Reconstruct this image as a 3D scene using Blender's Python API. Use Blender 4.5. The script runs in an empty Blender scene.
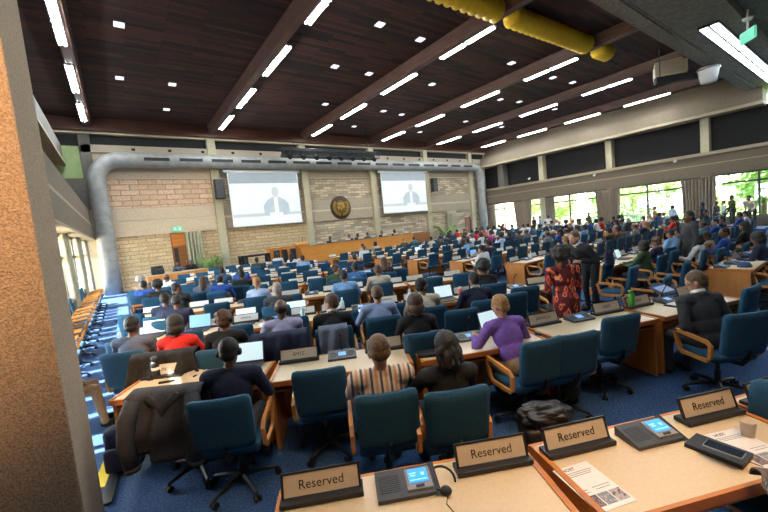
import bpy, bmesh, math, random
import numpy as np
from mathutils import Vector, Matrix, noise

rnd = random.Random(7)
C = bpy.context.scene.collection
D = bpy.data
PI = math.pi

# ------------------------------------------------------------------ camera
FPX, YAW, PITCH, ROLL, CAMZ = 365.28, 0.6209, 0.0824, -0.09844, 2.05
def cam_axes():
    cy, sy, cp, sp = math.cos(YAW), math.sin(YAW), math.cos(PITCH), math.sin(PITCH)
    f = Vector((sy*cp, cy*cp, -sp)); rt = Vector((cy, -sy, 0)); up = rt.cross(f)
    c, s = math.cos(ROLL), math.sin(ROLL)
    return c*rt + s*up, -s*rt + c*up, f
RT, UP, FW = cam_axes()
cam = D.cameras.new('camera'); co = D.objects.new('camera', cam); C.objects.link(co)
cam.sensor_width = 36; cam.sensor_fit = 'HORIZONTAL'; cam.lens = 36*FPX/768; cam.clip_start = 0.05; cam.clip_end = 400
M = Matrix((( RT.x, UP.x, -FW.x, 0), (RT.y, UP.y, -FW.y, 0), (RT.z, UP.z, -FW.z, CAMZ), (0, 0, 0, 1)))
co.matrix_world = M
bpy.context.scene.camera = co
def ray(x, y):
    return RT*((x-384)/FPX) - UP*((y-256)/FPX) + FW
def at(x, y, z):
    """the point of the horizontal plane at height z seen at photo pixel x, y"""
    d = ray(x, y); t = (z-CAMZ)/d.z
    return Vector((d.x*t, d.y*t, z))

# ------------------------------------------------------------------ materials
def new_mat(name):
    m = D.materials.new(name); m.use_nodes = True
    nt = m.node_tree; b = nt.nodes['Principled BSDF']
    return m, nt, b
def ramp(nt, fac, stops):
    r = nt.nodes.new('ShaderNodeValToRGB')
    while len(r.color_ramp.elements) < len(stops): r.color_ramp.elements.new(0.5)
    for e, (p, c) in zip(r.color_ramp.elements, stops):
        e.position = p; e.color = (*c, 1)
    nt.links.new(fac, r.inputs[0]); return r.outputs[0]
def coords(nt, kind='Object', scale=(1,1,1), rot=(0,0,0)):
    tc = nt.nodes.new('ShaderNodeTexCoord'); mp = nt.nodes.new('ShaderNodeMapping')
    mp.inputs['Scale'].default_value = scale; mp.inputs['Rotation'].default_value = rot
    nt.links.new(tc.outputs[kind], mp.inputs[0]); return mp.outputs[0]
def noise_tex(nt, vec, scale, detail=3, rough=.55):
    n = nt.nodes.new('ShaderNodeTexNoise'); n.inputs['Scale'].default_value = scale
    n.inputs['Detail'].default_value = detail; n.inputs['Roughness'].default_value = rough
    nt.links.new(vec, n.inputs['Vector']); return n.outputs['Fac']
def bump(nt, b, h, strength=.2, dist=.01):
    n = nt.nodes.new('ShaderNodeBump'); n.inputs['Strength'].default_value = strength; n.inputs['Distance'].default_value = dist
    nt.links.new(h, n.inputs['Height']); nt.links.new(n.outputs[0], b.inputs['Normal'])
def solid(name, c, rough=.6, var=.12, scale=25, metal=0, bmp=0.0):
    m, nt, b = new_mat(name)
    v = coords(nt); n = noise_tex(nt, v, scale)
    lo = tuple(max(0, x*(1-var)) for x in c); hi = tuple(min(1, x*(1+var)) for x in c)
    nt.links.new(ramp(nt, n, [(.3, lo), (.7, hi)]), b.inputs['Base Color'])
    b.inputs['Roughness'].default_value = rough; b.inputs['Metallic'].default_value = metal
    if bmp: bump(nt, b, n, bmp)
    return m
def emit(name, c, s):
    m, nt, b = new_mat(name)
    b.inputs['Base Color'].default_value = (*c, 1)
    b.inputs['Emission Color'].default_value = (*c, 1); b.inputs['Emission Strength'].default_value = s
    return m
def wood(name, a, bcol, rough=.4, axis=0, scale=6):
    m, nt, b = new_mat(name)
    sc = [scale]*3; sc[axis] = scale*.12
    v = coords(nt, scale=tuple(sc)); n = noise_tex(nt, v, 3, 5, .65)
    nt.links.new(ramp(nt, n, [(.3, a), (.7, bcol)]), b.inputs['Base Color'])
    b.inputs['Roughness'].default_value = rough
    return m
def brickmat(name, axes, c1, c2, mortar, w, h, msize=.012, rough=.85, tint=None, offset=.5):
    """axes: which object coordinates run along and up the bricks"""
    m, nt, b = new_mat(name)
    tc = nt.nodes.new('ShaderNodeTexCoord'); sp = nt.nodes.new('ShaderNodeSeparateXYZ'); cb = nt.nodes.new('ShaderNodeCombineXYZ')
    nt.links.new(tc.outputs['Object'], sp.inputs[0])
    nt.links.new(sp.outputs[axes[0]], cb.inputs[0]); nt.links.new(sp.outputs[axes[1]], cb.inputs[1])
    t = nt.nodes.new('ShaderNodeTexBrick'); nt.links.new(cb.outputs[0], t.inputs['Vector'])
    t.inputs['Scale'].default_value = 1; t.inputs['Brick Width'].default_value = w; t.inputs['Row Height'].default_value = h
    t.inputs['Mortar Size'].default_value = msize; t.inputs['Mortar Smooth'].default_value = .3; t.offset = offset
    t.inputs['Color1'].default_value = (*c1, 1); t.inputs['Color2'].default_value = (*c2, 1); t.inputs['Mortar'].default_value = (*mortar, 1)
    n = noise_tex(nt, cb.outputs[0], 9, 4)
    mx = nt.nodes.new('ShaderNodeMixRGB'); mx.blend_type = 'MULTIPLY'; mx.inputs[0].default_value = .8
    nt.links.new(t.outputs['Color'], mx.inputs[1]); nt.links.new(ramp(nt, n, [(.25, (.62,.6,.58)), (.75, (1.25,1.2,1.15))]), mx.inputs[2])
    nt.links.new(mx.outputs[0], b.inputs['Base Color']); b.inputs['Roughness'].default_value = rough
    bump(nt, b, t.outputs['Fac'], -.3, .01)
    return m
def stripes(name, cols, scale, axis=0, rough=.8, wob=0):
    """cloth stripes in the wearer's own coordinates"""
    m, nt, b = new_mat(name)
    v = coords(nt); sp = nt.nodes.new('ShaderNodeSeparateXYZ'); nt.links.new(v, sp.inputs[0])
    mu = nt.nodes.new('ShaderNodeMath'); mu.operation = 'MULTIPLY'; mu.inputs[1].default_value = scale
    nt.links.new(sp.outputs[axis], mu.inputs[0])
    fr = nt.nodes.new('ShaderNodeMath'); fr.operation = 'FRACT'; nt.links.new(mu.outputs[0], fr.inputs[0])
    r = ramp(nt, fr.outputs[0], [(i/len(cols), c) for i, c in enumerate(cols)])
    r.node.color_ramp.interpolation = 'CONSTANT'
    nt.links.new(r, b.inputs['Base Color']); b.inputs['Roughness'].default_value = rough
    return m
def print_cloth(name, cols, scale=14):
    m, nt, b = new_mat(name)
    v = coords(nt, scale=(1, 1, .55)); vo = nt.nodes.new('ShaderNodeTexVoronoi'); vo.inputs['Scale'].default_value = scale
    vo.distance = 'MANHATTAN'; vo.feature = 'F1'; nt.links.new(v, vo.inputs['Vector'])
    r = ramp(nt, vo.outputs['Distance'], [(i*.8/len(cols), c) for i, c in enumerate(cols)])
    r.node.color_ramp.interpolation = 'CONSTANT'
    nt.links.new(r, b.inputs['Base Color']); b.inputs['Roughness'].default_value = .8
    return m

MT = {}
def carpet_mat():
    m, nt, b = new_mat('blue_carpet')
    v = coords(nt); n = noise_tex(nt, v, 55, 4, .8); n2 = noise_tex(nt, v, 2.2, 4)
    a = ramp(nt, n, [(.35, (.008,.032,.11)), (.5, (.022,.085,.235)), (.68, (.115,.19,.34))])
    mx = nt.nodes.new('ShaderNodeMixRGB'); mx.blend_type = 'MULTIPLY'; mx.inputs[0].default_value = .5
    nt.links.new(a, mx.inputs[1]); nt.links.new(ramp(nt, n2, [(.3, (.6,.65,.7)), (.7, (1.2,1.15,1.1))]), mx.inputs[2])
    nt.links.new(mx.outputs[0], b.inputs['Base Color']); b.inputs['Roughness'].default_value = .95
    bump(nt, b, n, .4, .01); return m
MT['carpet'] = carpet_mat()
MT['ceil'] = brickmat('dark_plank_ceiling', (0, 1), (.008,.0035,.003), (.085,.026,.015), (.004,.002,.002), 1.9, .17, .008, .8)
MT['fascia'] = wood('red_brown_wood', (.055,.02,.012), (.13,.045,.028), .5, 0, 5)
MT['beamwood'] = wood('beam_wood', (.085,.040,.030), (.165,.080,.060), .5, 1, 5)
MT['conc'] = solid('beige_concrete', (.40,.34,.26), .9, .22, 30, bmp=.25)
MT['conc_warm'] = solid('warm_beige_concrete', (.60,.48,.35), .9, .18, 30, bmp=.25)
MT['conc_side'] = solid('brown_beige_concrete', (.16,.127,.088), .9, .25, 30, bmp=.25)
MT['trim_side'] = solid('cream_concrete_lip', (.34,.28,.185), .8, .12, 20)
MT['conc_trim'] = solid('pale_concrete_edge', (.62,.53,.38), .8, .1, 20)
MT['conc_dark'] = solid('grey_concrete', (.13,.125,.11), .9, .25, 18, bmp=.2)
MT['soffit'] = solid('grey_brown_board_concrete', (.22,.19,.16), .9, .3, 9, bmp=.2)
MT['column'] = solid('rough_aggregate_concrete', (.37,.27,.185), .95, .42, 110, bmp=.8)
MT['pilaster'] = solid('greenish_beige_concrete', (.47,.42,.29), .85, .18, 25, bmp=.2)
MT['brick_l'] = brickmat('pale_brick', (0, 2), (.80,.58,.42), (.66,.44,.29), (.42,.30,.20), .80, .27, .03)
MT['brick_low'] = brickmat('ochre_stone_brick', (0, 2), (.70,.54,.33), (.55,.41,.23), (.36,.27,.16), .80, .20, .02)
MT['brick_c'] = brickmat('mottled_stone_brick', (0, 2), (.72,.60,.43), (.30,.26,.20), (.30,.24,.17), .62, .17, .018)
MT['duct'] = solid('grey_painted_duct', (.30,.31,.30), .55, .18, 3)
MT['black'] = solid('black_plastic', (.012,.012,.014), .45, .2)
MT['blackm'] = solid('matt_black_panel', (.010,.010,.011), .8, .3, 10)
MT['dgrey'] = solid('dark_grey_plastic', (.05,.052,.058), .45, .15)
MT['grey'] = solid('grey_plastic', (.25,.25,.25), .5, .1)
MT['silver'] = solid('brushed_metal', (.45,.46,.48), .35, .1, metal=.8)
MT['white'] = solid('white_plastic', (.78,.78,.76), .5, .03)
MT['paper'] = solid('white_paper', (.78,.76,.74), .8, .03)
MT['chair'] = solid('teal_blue_fabric', (.010,.068,.130), .9, .25, 90, bmp=.2)
MT['chair_shaded'] = solid('shaded_slate_fabric', (.012,.038,.062), .9, .25, 90, bmp=.2)  # unused copy of the chair fabric, shade put into its colour
MT['chair_lit'] = solid('lit_blue_fabric', (.008,.085,.30), .9, .22, 90, bmp=.2)  # unused copy of the chair fabric, brightened as if daylit
MT['arm'] = wood('honey_bent_wood', (.50,.19,.04), (.66,.30,.075), .35, 1, 8)
MT['desktop'] = solid('cream_laminate', (.66,.52,.33), .35, .05, 60)
MT['deskwood'] = wood('orange_desk_wood', (.42,.13,.022), (.60,.22,.045), .35, 0, 4)
MT['deskwoodv'] = wood('orange_desk_panel', (.48,.17,.03), (.62,.25,.055), .4, 2, 4)
MT['plate'] = solid('beige_name_card', (.60,.50,.38), .6, .04)
MT['platew'] = solid('white_name_card', (.66,.66,.62), .6, .03)
MT['ink'] = solid('black_ink', (.015,.015,.015), .7, .05)
MT['screen'] = emit('blue_touch_screen', (.03,.30,.95), .5)
MT['screenlt'] = emit('pale_screen_icons', (.35,.75,1.0), .55)
MT['lapscr'] = emit('pale_laptop_page', (.62,.80,.86), .36)
MT['lapscrb'] = emit('blue_laptop_page', (.16,.36,.75), .4)
MT['tube'] = emit('fluorescent_tube', (.90,.96,1.0), 84)
MT['tubew'] = emit('warm_fluorescent_tube', (1.0,.88,.66), 20)
MT['panel'] = emit('lit_ceiling_panel', (.82,.93,1.0), 5.5)
MT['tile'] = emit('small_ceiling_light', (.9,.88,1.0), .55)
MT['warm'] = emit('warm_lamp', (1.0,.72,.40), 20)
MT['yellow'] = solid('yellow_fabric', (.95,.60,.02), .6, .12, 12)
MT['tape'] = solid('yellow_floor_tape', (.85,.62,.01), .6, .05)
MT['curtain'] = solid('taupe_curtain', (.27,.215,.155), .9, .2, 14)
MT['curtaing'] = solid('grey_green_curtain', (.40,.38,.27), .9, .2, 14)
MT['greenwall'] = solid('pale_green_paint', (.33,.44,.20), .9, .1, 3)
MT['frame'] = solid('dark_window_frame', (.03,.03,.035), .5, .1)
MT['daiswood'] = wood('amber_dais_wood', (.60,.22,.03), (.74,.33,.06), .4, 0, 2)
MT['brownwood'] = wood('brown_wood', (.22,.08,.02), (.33,.13,.04), .4, 0, 3)
MT['leaf'] = solid('green_leaf', (.26,.42,.12), .7, .5, 2)
MT['leafl'] = solid('light_green_leaf', (.48,.60,.22), .7, .4, 2)
MT['leafd'] = solid('dark_green_leaf', (.02,.07,.015), .7, .4, 5)
MT['bark'] = solid('bark', (.10,.07,.05), .9, .3, 10)
MT['grass'] = solid('lawn_green', (.16,.30,.06), .95, .3, 4)
MT['redbrick'] = brickmat('pink_red_brick', (1, 2), (.55,.26,.18), (.48,.22,.15), (.5,.4,.35), .24, .08, .01)
MT['gold'] = solid('old_gold', (.55,.36,.08), .35, .2, metal=.7)
MT['bronze'] = solid('dark_bronze', (.07,.035,.02), .5, .3, 12, metal=.3)
MT['louver'] = solid('cream_metal', (.55,.48,.32), .5, .08)
MT['exit'] = emit('green_exit_face', (.10,.45,.30), .5)
MT['skin_d'] = solid('dark_brown_skin', (.15,.068,.038), .5, .12, 18)
MT['skin_m'] = solid('brown_skin', (.28,.14,.08), .5, .12, 18)
MT['skin_l'] = solid('fair_skin', (.52,.27,.17), .5, .1, 18)
MT['lips'] = solid('lips', (.25,.07,.06), .5, .1)
MT['hair_k'] = solid('black_hair', (.010,.008,.007), .6, .4, 60, bmp=.5)
MT['hair_b'] = solid('brown_hair', (.075,.035,.018), .55, .5, 60, bmp=.5)
MT['hair_g'] = solid('greying_brown_hair', (.11,.062,.032), .6, .5, 60, bmp=.5)
MT['hair_y'] = solid('blond_hair', (.34,.17,.055), .5, .5, 60, bmp=.5)
MT['hair_w'] = solid('grey_hair', (.30,.26,.23), .6, .4, 60, bmp=.5)
CL = {}
for n, c in dict(navy=(.012,.018,.05), black=(.010,.010,.011), charcoal=(.040,.041,.047), slate=(.10,.12,.17), grey=(.20,.20,.21),
                 white=(.68,.67,.68), cream=(.58,.50,.38), skyblue=(.20,.38,.66), paleblue=(.42,.52,.72), lavender=(.46,.45,.66), royal=(.015,.07,.32),
                 denim=(.03,.07,.16), red=(.62,.02,.015), magenta=(.5,.03,.22), purple=(.22,.11,.46), green=(.035,.075,.03), olive=(.09,.085,.04),
                 brown=(.11,.06,.03), tan=(.38,.25,.14), teal=(.03,.16,.19), pink=(.6,.3,.3), orange=(.55,.17,.03), khaki=(.30,.20,.11), dkred=(.16,.02,.02)).items():
    CL[n] = solid(n + '_cloth', c, .85, .2, 35, bmp=.15)
CL['striped'] = stripes('orange_striped_cloth', [(.68,.60,.52), (.62,.34,.18), (.68,.60,.52), (.10,.09,.10)], 13)
CL['redprint'] = print_cloth('red_print_cloth', [(.62,.02,.02), (.30,.01,.012), (.62,.02,.025), (.80,.36,.14), (.55,.015,.02), (.10,.01,.012)], 13)
CL['bluecheck'] = stripes('fine_blue_striped_cloth', [(.36,.46,.68), (.28,.38,.62)], 60)
CL['dots'] = print_cloth('blue_dotted_cloth', [(.5,.62,.75), (.05,.17,.42), (.04,.14,.36)], 22)
CL['bwprint'] = print_cloth('black_white_print_cloth', [(.6,.6,.6), (.02,.02,.02), (.5,.5,.5)], 16)
CL['floral'] = print_cloth('dark_floral_cloth', [(.45,.15,.12), (.09,.03,.04), (.03,.02,.03)], 20)

def glass_mat():
    m = D.materials.new('clear_glass'); m.use_nodes = True; nt = m.node_tree
    for n in list(nt.nodes): nt.nodes.remove(n)
    o = nt.nodes.new('ShaderNodeOutputMaterial'); mx = nt.nodes.new('ShaderNodeMixShader')
    t = nt.nodes.new('ShaderNodeBsdfTransparent'); t.inputs[0].default_value = (.95,.97,.97,1)
    g = nt.nodes.new('ShaderNodeBsdfGlossy'); g.inputs['Roughness'].default_value = .02
    mx.inputs[0].default_value = .06
    nt.links.new(t.outputs[0], mx.inputs[1]); nt.links.new(g.outputs[0], mx.inputs[2]); nt.links.new(mx.outputs[0], o.inputs[0])
    return m
MT['glass'] = glass_mat()

# ------------------------------------------------------------------ mesh helpers
class MB:
    def __init__(s): s.bm = bmesh.new()
    def _add(s, vs, fs, mi=0):
        v = [s.bm.verts.new(p) for p in vs]
        for f in fs:
            try: s.bm.faces.new([v[i] for i in f]).material_index = mi
            except ValueError: pass
        return v
    def box(s, c, d, rz=0, bev=0, mi=0, mat=None):
        x, y, z = (k/2 for k in d)
        vs = [Vector((sx*x, sy*y, sz*z)) for sz in (-1,1) for sy in (-1,1) for sx in (-1,1)]
        R = mat or Matrix.Rotation(rz, 3, 'Z')
        v = s._add([R @ p + Vector(c) for p in vs], [(0,2,3,1),(4,5,7,6),(0,1,5,4),(2,6,7,3),(0,4,6,2),(1,3,7,5)], mi)
        if bev:
            es = list({e for q in v for e in q.link_edges})
            bmesh.ops.bevel(s.bm, geom=es, offset=bev, segments=2, profile=.5, affect='EDGES')
        return s
    def b2(s, x0, x1, y0, y1, z0, z1, **k):
        return s.box(((x0+x1)/2, (y0+y1)/2, (z0+z1)/2), (abs(x1-x0), abs(y1-y0), abs(z1-z0)), **k)
    def tube(s, pts, r, n=8, closed=False, mi=0, sq=None):
        pts = [Vector(p) for p in pts]; N = len(pts)
        rs = r if isinstance(r, (list, tuple)) else [r]*N
        rings = []; up = None
        for i, p in enumerate(pts):
            a = pts[i-1] if (i or closed) else pts[0]; b = pts[(i+1) % N] if (i < N-1 or closed) else pts[-1]
            t = (b-a).normalized()
            if up is None:
                up = Vector((0,0,1)) if abs(t.z) < .9 else Vector((1,0,0))
            u = (up - t*up.dot(t))
            if u.length < 1e-4: u = t.orthogonal()
            u.normalize(); up = u; w = t.cross(u)
            ring = []
            for k in range(n):
                an = 2*PI*k/n + (PI/4 if sq else 0)
                q = u*math.cos(an)*rs[i] + w*math.sin(an)*rs[i]
                if sq: q = u*math.cos(an)*rs[i]*sq[0] + w*math.sin(an)*rs[i]*sq[1]
                ring.append(s.bm.verts.new(p+q))
            rings.append(ring)
        for i in range(N if closed else N-1):
            A, B = rings[i], rings[(i+1) % N]
            for k in range(n):
                s.bm.faces.new((A[k], A[(k+1) % n], B[(k+1) % n], B[k])).material_index = mi
        if not closed:
            s.bm.faces.new(rings[0][::-1]).material_index = mi; s.bm.faces.new(rings[-1]).material_index = mi
        return s
    def lathe(s, prof, c=(0,0,0), n=20, mi=0, mat=None):
        c = Vector(c); R = mat or Matrix.Identity(3); rings = []
        for r, z in prof:
            rings.append([s.bm.verts.new(R @ Vector((r*math.cos(2*PI*k/n), r*math.sin(2*PI*k/n), z)) + c) for k in range(n)] if r > 1e-6 else [s.bm.verts.new(R @ Vector((0,0,z)) + c)])
        for A, B in zip(rings, rings[1:]):
            for k in range(n):
                if len(A) == 1: f = (A[0], B[(k+1) % n], B[k])
                elif len(B) == 1: f = (A[k], A[(k+1) % n], B[0])
                else: f = (A[k], A[(k+1) % n], B[(k+1) % n], B[k])
                s.bm.faces.new(f).material_index = mi
        return s
    def prism(s, poly, z0, z1, mi=0, mat=None, off=(0,0,0)):
        R = mat or Matrix.Identity(3); o = Vector(off); n = len(poly)
        vs = [R @ Vector((p[0], p[1], z0)) + o for p in poly] + [R @ Vector((p[0], p[1], z1)) + o for p in poly]
        s._add(vs, [tuple(range(n))[::-1], tuple(range(n, 2*n))] + [(i, (i+1) % n, n+(i+1) % n, n+i) for i in range(n)], mi)
        return s
    def grid(s, fn, nu, nv, th=0, mi=0):
        """a sheet fn(u, v) with real thickness th"""
        P = [[Vector(fn(i/nu, j/nv)) for j in range(nv+1)] for i in range(nu+1)]
        V = [[s.bm.verts.new(p) for p in row] for row in P]
        fs = []
        for i in range(nu):
            for j in range(nv):
                f = s.bm.faces.new((V[i][j], V[i+1][j], V[i+1][j+1], V[i][j+1])); f.material_index = mi; f.smooth = True; fs.append(f)
        if th:
            bmesh.ops.recalc_face_normals(s.bm, faces=fs)
            bmesh.ops.solidify(s.bm, geom=fs, thickness=th)
        return s
    def mesh(s, name, mats=None, smooth=False):
        bmesh.ops.recalc_face_normals(s.bm, faces=s.bm.faces)
        me = D.meshes.new(name); s.bm.to_mesh(me); s.bm.free()
        for m in (mats if isinstance(mats, (list, tuple)) else [mats]): me.materials.append(m)
        if smooth: me.polygons.foreach_set('use_smooth', [True]*len(me.polygons))
        return me
    def build(s, name, mats, parent=None, smooth=False, loc=(0,0,0), rz=0):
        return obj(name, s.mesh(name, mats, smooth), parent, loc, rz)
def obj(name, me, parent=None, loc=(0,0,0), rz=0):
    o = D.objects.new(name, me); C.objects.link(o); o.parent = parent; o.location = loc; o.rotation_euler = (0,0,rz)
    return o
def tag(o, label, cat=None, group=None, kind=None):
    o['label'] = label
    if cat: o['category'] = cat
    if group: o['group'] = group
    if kind: o['kind'] = kind
    return o
def empty(name, loc=(0,0,0), rz=0):
    o = D.objects.new(name, None); C.objects.link(o); o.location = loc; o.rotation_euler = (0,0,rz); o.empty_display_size = .1
    return o
def thing(name, label, cat, loc=(0,0,0), rz=0, group=None):
    return tag(empty(name, loc, rz), label, cat, group)
KIDS = {}
def kids(o):
    return [c for c in C.objects if c.parent == o]
class Proto:
    """a finished thing kept as a tree of (name, mesh, transform, children), so that copies never search the scene"""
    def __init__(s, root):
        s.name = root.name; s.root = root; s.first = True
        s.tree = [(k, [(g, []) for g in kids(k)]) for k in kids(root)]
    def put(s, loc, rz, label, group=None, skip=(), mats=None):
        if s.first:
            s.first = False; r = s.root; pairs = [(k, k) for k, _ in s.tree]
        else:
            r = s.root.copy(); C.objects.link(r); pairs = []
            for k, gs in s.tree:
                c = k.copy(); C.objects.link(c); c.parent = r; pairs.append((k, c))
                for g, _ in gs:
                    d = g.copy(); C.objects.link(d); d.parent = c
        r.location = loc; r.rotation_euler = (0, 0, rz); r['label'] = label
        if group: r['group'] = group
        if mats:
            for k, c in pairs:
                m = mats.get(k.name.split('.')[0])
                if m:
                    for i in range(len(c.material_slots)):
                        c.material_slots[i].link = 'OBJECT'; c.material_slots[i].material = m
        return r
def struct(name, mb, m, label, smooth=False):
    o = mb.build(name, m, None, smooth); return tag(o, label, kind='structure')
ORD = 'first second third fourth fifth sixth seventh eighth ninth tenth eleventh twelfth thirteenth fourteenth fifteenth sixteenth'.split()
def text_mesh(body, size, name='lettering'):
    cu = D.curves.new('t', 'FONT'); cu.body = body; cu.size = size; cu.align_x = 'CENTER'; cu.align_y = 'CENTER'; cu.extrude = .0006; cu.resolution_u = 3
    o = D.objects.new('t', cu); C.objects.link(o)
    dg = bpy.context.evaluated_depsgraph_get()
    me = D.meshes.new_from_object(o.evaluated_get(dg)); me.name = name
    D.objects.remove(o); D.curves.remove(cu)
    me.materials.clear(); me.materials.append(MT['ink'])
    return me
# ------------------------------------------------------------------ room shell
YB, XR, ZC = 22.8, 28.5, 8.5
struct('floor', MB().b2(-3, 31, -6, 24, -.3, 0), MT['carpet'], 'blue mottled carpet floor of the hall')
struct('ceiling', MB().b2(-3, 31, 4.6, 24, ZC, ZC+.3), MT['ceil'], 'dark red-brown plank ceiling over the hall')
sf = MB().b2(-3, 31, -6, 4.65, 7.4, 8.8)
for y in (4.25, 4.2, 3.0, 2.15): sf.b2(-3, 31, y-.02, y+.02, 7.385, 7.4)
sf.b2(-3, 31, 4.25, 4.65, 7.34, 7.4)
for x in range(-2, 31, 2): sf.b2(x-.01, x+.01, 4.25, 4.65, 7.335, 7.34)
for y in (2.8, 1.75, .25, -.8, -2): sf.b2(-3, 31, y-.16, y+.16, 7.16, 7.4)
struct('ceiling', sf, MT['soffit'], 'low grey concrete ceiling with grooves and ribs over the rear rows')
struct('wall_front', MB().b2(-3, 31, -6.3, -6, 0, 8.8), MT['conc'], 'concrete wall behind the rear rows')

wb = MB().b2(-3, 31, YB+.12, YB+.5, 0, 8.8)
wall_back = struct('wall_back', wb, MT['conc'], 'end wall of brick panels and concrete bands behind the dais')
PX = [4.9, 10.4, 15.85, 21.25, 26.75]
bays = [(-.9, 4.68), (5.12, 10.18), (10.62, 15.63), (16.07, 21.03), (21.47, 26.53), (26.97, 29)]
for i, (a, b) in enumerate(bays):
    up = MT['brick_l'] if i == 0 else MT['brick_c']
    lo = MT['brick_low'] if i in (0, 1) else MT['brick_c']
    MB().b2(a, b, YB, YB+.12, 4.22, 5.66).build('brick_panel', up, wall_back)
    MB().b2(a, b, YB, YB+.12, 0, 2.77).build('brick_panel', lo, wall_back)
    tb = MB().b2(a, b, YB-.12, YB+.12, 2.77, 3.42).b2(a, b, YB-.12, YB+.12, 3.56, 4.2).b2(a, b, YB-.04, YB+.12, 3.42, 3.56)
    tb.build('concrete_band', MT['conc_warm'] if i == 0 else MT['conc'], wall_back)
    MB().b2(a, b, YB-.10, YB-.04, 3.43, 3.55).build('pale_strip', MT['conc_trim'], wall_back)
    MB().b2(a, b, YB-.05, YB+.12, 5.72, 6.95).build('concrete_band', MT['conc_warm'] if i == 0 else MT['conc'], wall_back)
    MB().b2(a, b, YB-.08, YB+.12, 5.66, 5.72).build('pale_strip', MT['conc_trim'], wall_back)
bd = MB().b2(-.9, 29, YB-.2, YB+.12, 6.95, 7.32)
for k in range(17): bd.box((1.2+1.62*k, YB-.21, 7.14), (.16, .03, .12), mi=1)
bd.build('concrete_band', [MT['conc'], MT['blackm']], wall_back)
MB().b2(-2.6, 29, YB+.04, YB+.12, 7.32, 7.82).build('dark_clerestory', MT['blackm'], wall_back)
MB().b2(-2.6, 29, YB-.25, YB+.12, 7.82, 7.92).build('pale_strip', MT['conc_trim'], wall_back)
MB().b2(-2.6, -.92, YB, YB+.12, 5.75, 7.25).build('green_wall_panel', MT['greenwall'], wall_back)
MB().b2(-2.6, -.92, YB, YB+.12, 4.2, 5.72).build('concrete_band', MT['conc_dark'], wall_back)
struct('trim_1', MB().b2(-2.6, 29, YB-.55, YB-.25, 7.92, ZC), MT['fascia'], 'red-brown wood fascia at the top of the end wall')
for x in PX:
    p = MB().b2(x-.22, x+.22, YB-.3, YB+.12, 0, 7.9, bev=.015)
    struct('concrete_pilaster', p, MT['pilaster'], 'pale concrete pilaster on the end wall')
struct('concrete_pilaster', MB().b2(-.95, -.5, YB-.2, YB+.12, 4.2, 7.9, bev=.015), MT['conc_dark'], 'grey concrete pilaster over the duct bend by the green panel')

# right wall
wr = MB().b2(XR, 29.6, -6, YB+.4, 3.8, 4.3).b2(XR-.12, 29.6, -6, YB+.4, 3.08, 3.75)
wall_right = struct('wall_right', wr, MT['conc_side'], 'long side wall with concrete beams over the garden windows')
MB().b2(XR-.14, 29.6, -6, YB+.4, 4.3, 4.48).build('ledge', MT['trim_side'], wall_right)
MB().b2(XR-.1, 29.6, -6, YB+.4, 3.75, 3.8).build('pale_strip', MT['trim_side'], wall_right)
cw = MB().b2(29.3, 29.6, -6, YB+.4, 4.48, 6.6)
for k in range(24): cw.b2(29.26, 29.3, -6, YB+.3, 4.52+.085*k, 4.55+.085*k)
cw.build('dark_louvers', MT['blackm'], wall_right)
ub = MB().b2(XR-.25, 29.6, 4.0, YB-.25, 6.68, 7.38).b2(29.3, 29.6, -6, 24, 7.38, 8.8)
ub.build('upper_beam', MT['conc_side'], wall_right)
MB().b2(XR-.32, 29.6, 4.0, YB-.25, 6.5, 6.66).build('beam_lip', MT['trim_side'], wall_right)
for y in (16.9, 11.75, 6.5, 1.2): MB().b2(28.75, 29.26, y-.2, y+.2, 4.48, 6.5).build('clerestory_post', MT['pilaster'], wall_right)
MB().b2(28.6, 29.26, 20.4, 21.0, 4.48, 6.5).build('clerestory_post', MT['conc_dark'], wall_right)
MB().b2(XR+.15, 29.2, -6, YB+.4, 0, .55).build('sill_wall', MT['conc_side'], wall_right)

def window(n, x, y0, y1, z0, z1, ztr, mull, label, thick=.07):
    f = MB().b2(x-thick/2, x+thick/2, y0, y1, z0, z0+.08).b2(x-thick/2, x+thick/2, y0, y1, z1-.08, z1).b2(x-thick/2, x+thick/2, y0, y1, ztr-.05, ztr+.05)
    for y in [y0+.04, y1-.04]+mull: f.b2(x-thick/2, x+thick/2, y-.045, y+.045, z0+.08, z1-.08)
    w = struct('window_%d' % n, f, MT['frame'], label)
    MB().b2(x-.006, x+.006, y0+.05, y1-.05, z0+.05, z1-.05).build('pane', MT['glass'], w)
    return w
wy = [22.7, 16.9, 11.75, 6.5, 1.2, -4]
wl = ['fifth', 'fourth', 'third', 'second', 'first']
for i in range(5):
    a, b = wy[i+1]+.2, wy[i]-.2
    window(i+1, XR+.35, a, b, .55, 3.08, 2.55, [b-(b-a)*.42] if i != 0 else [b-(b-a)*.6, b-(b-a)*.33], wl[i]+' garden window along the right wall, dark frame and clear glass')
    struct('concrete_pillar', MB().b2(XR+.2, XR+.6, wy[i+1]-.2, wy[i+1]+.2, .55, 3.08), MT['pilaster'], 'concrete pillar between garden windows')

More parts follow.
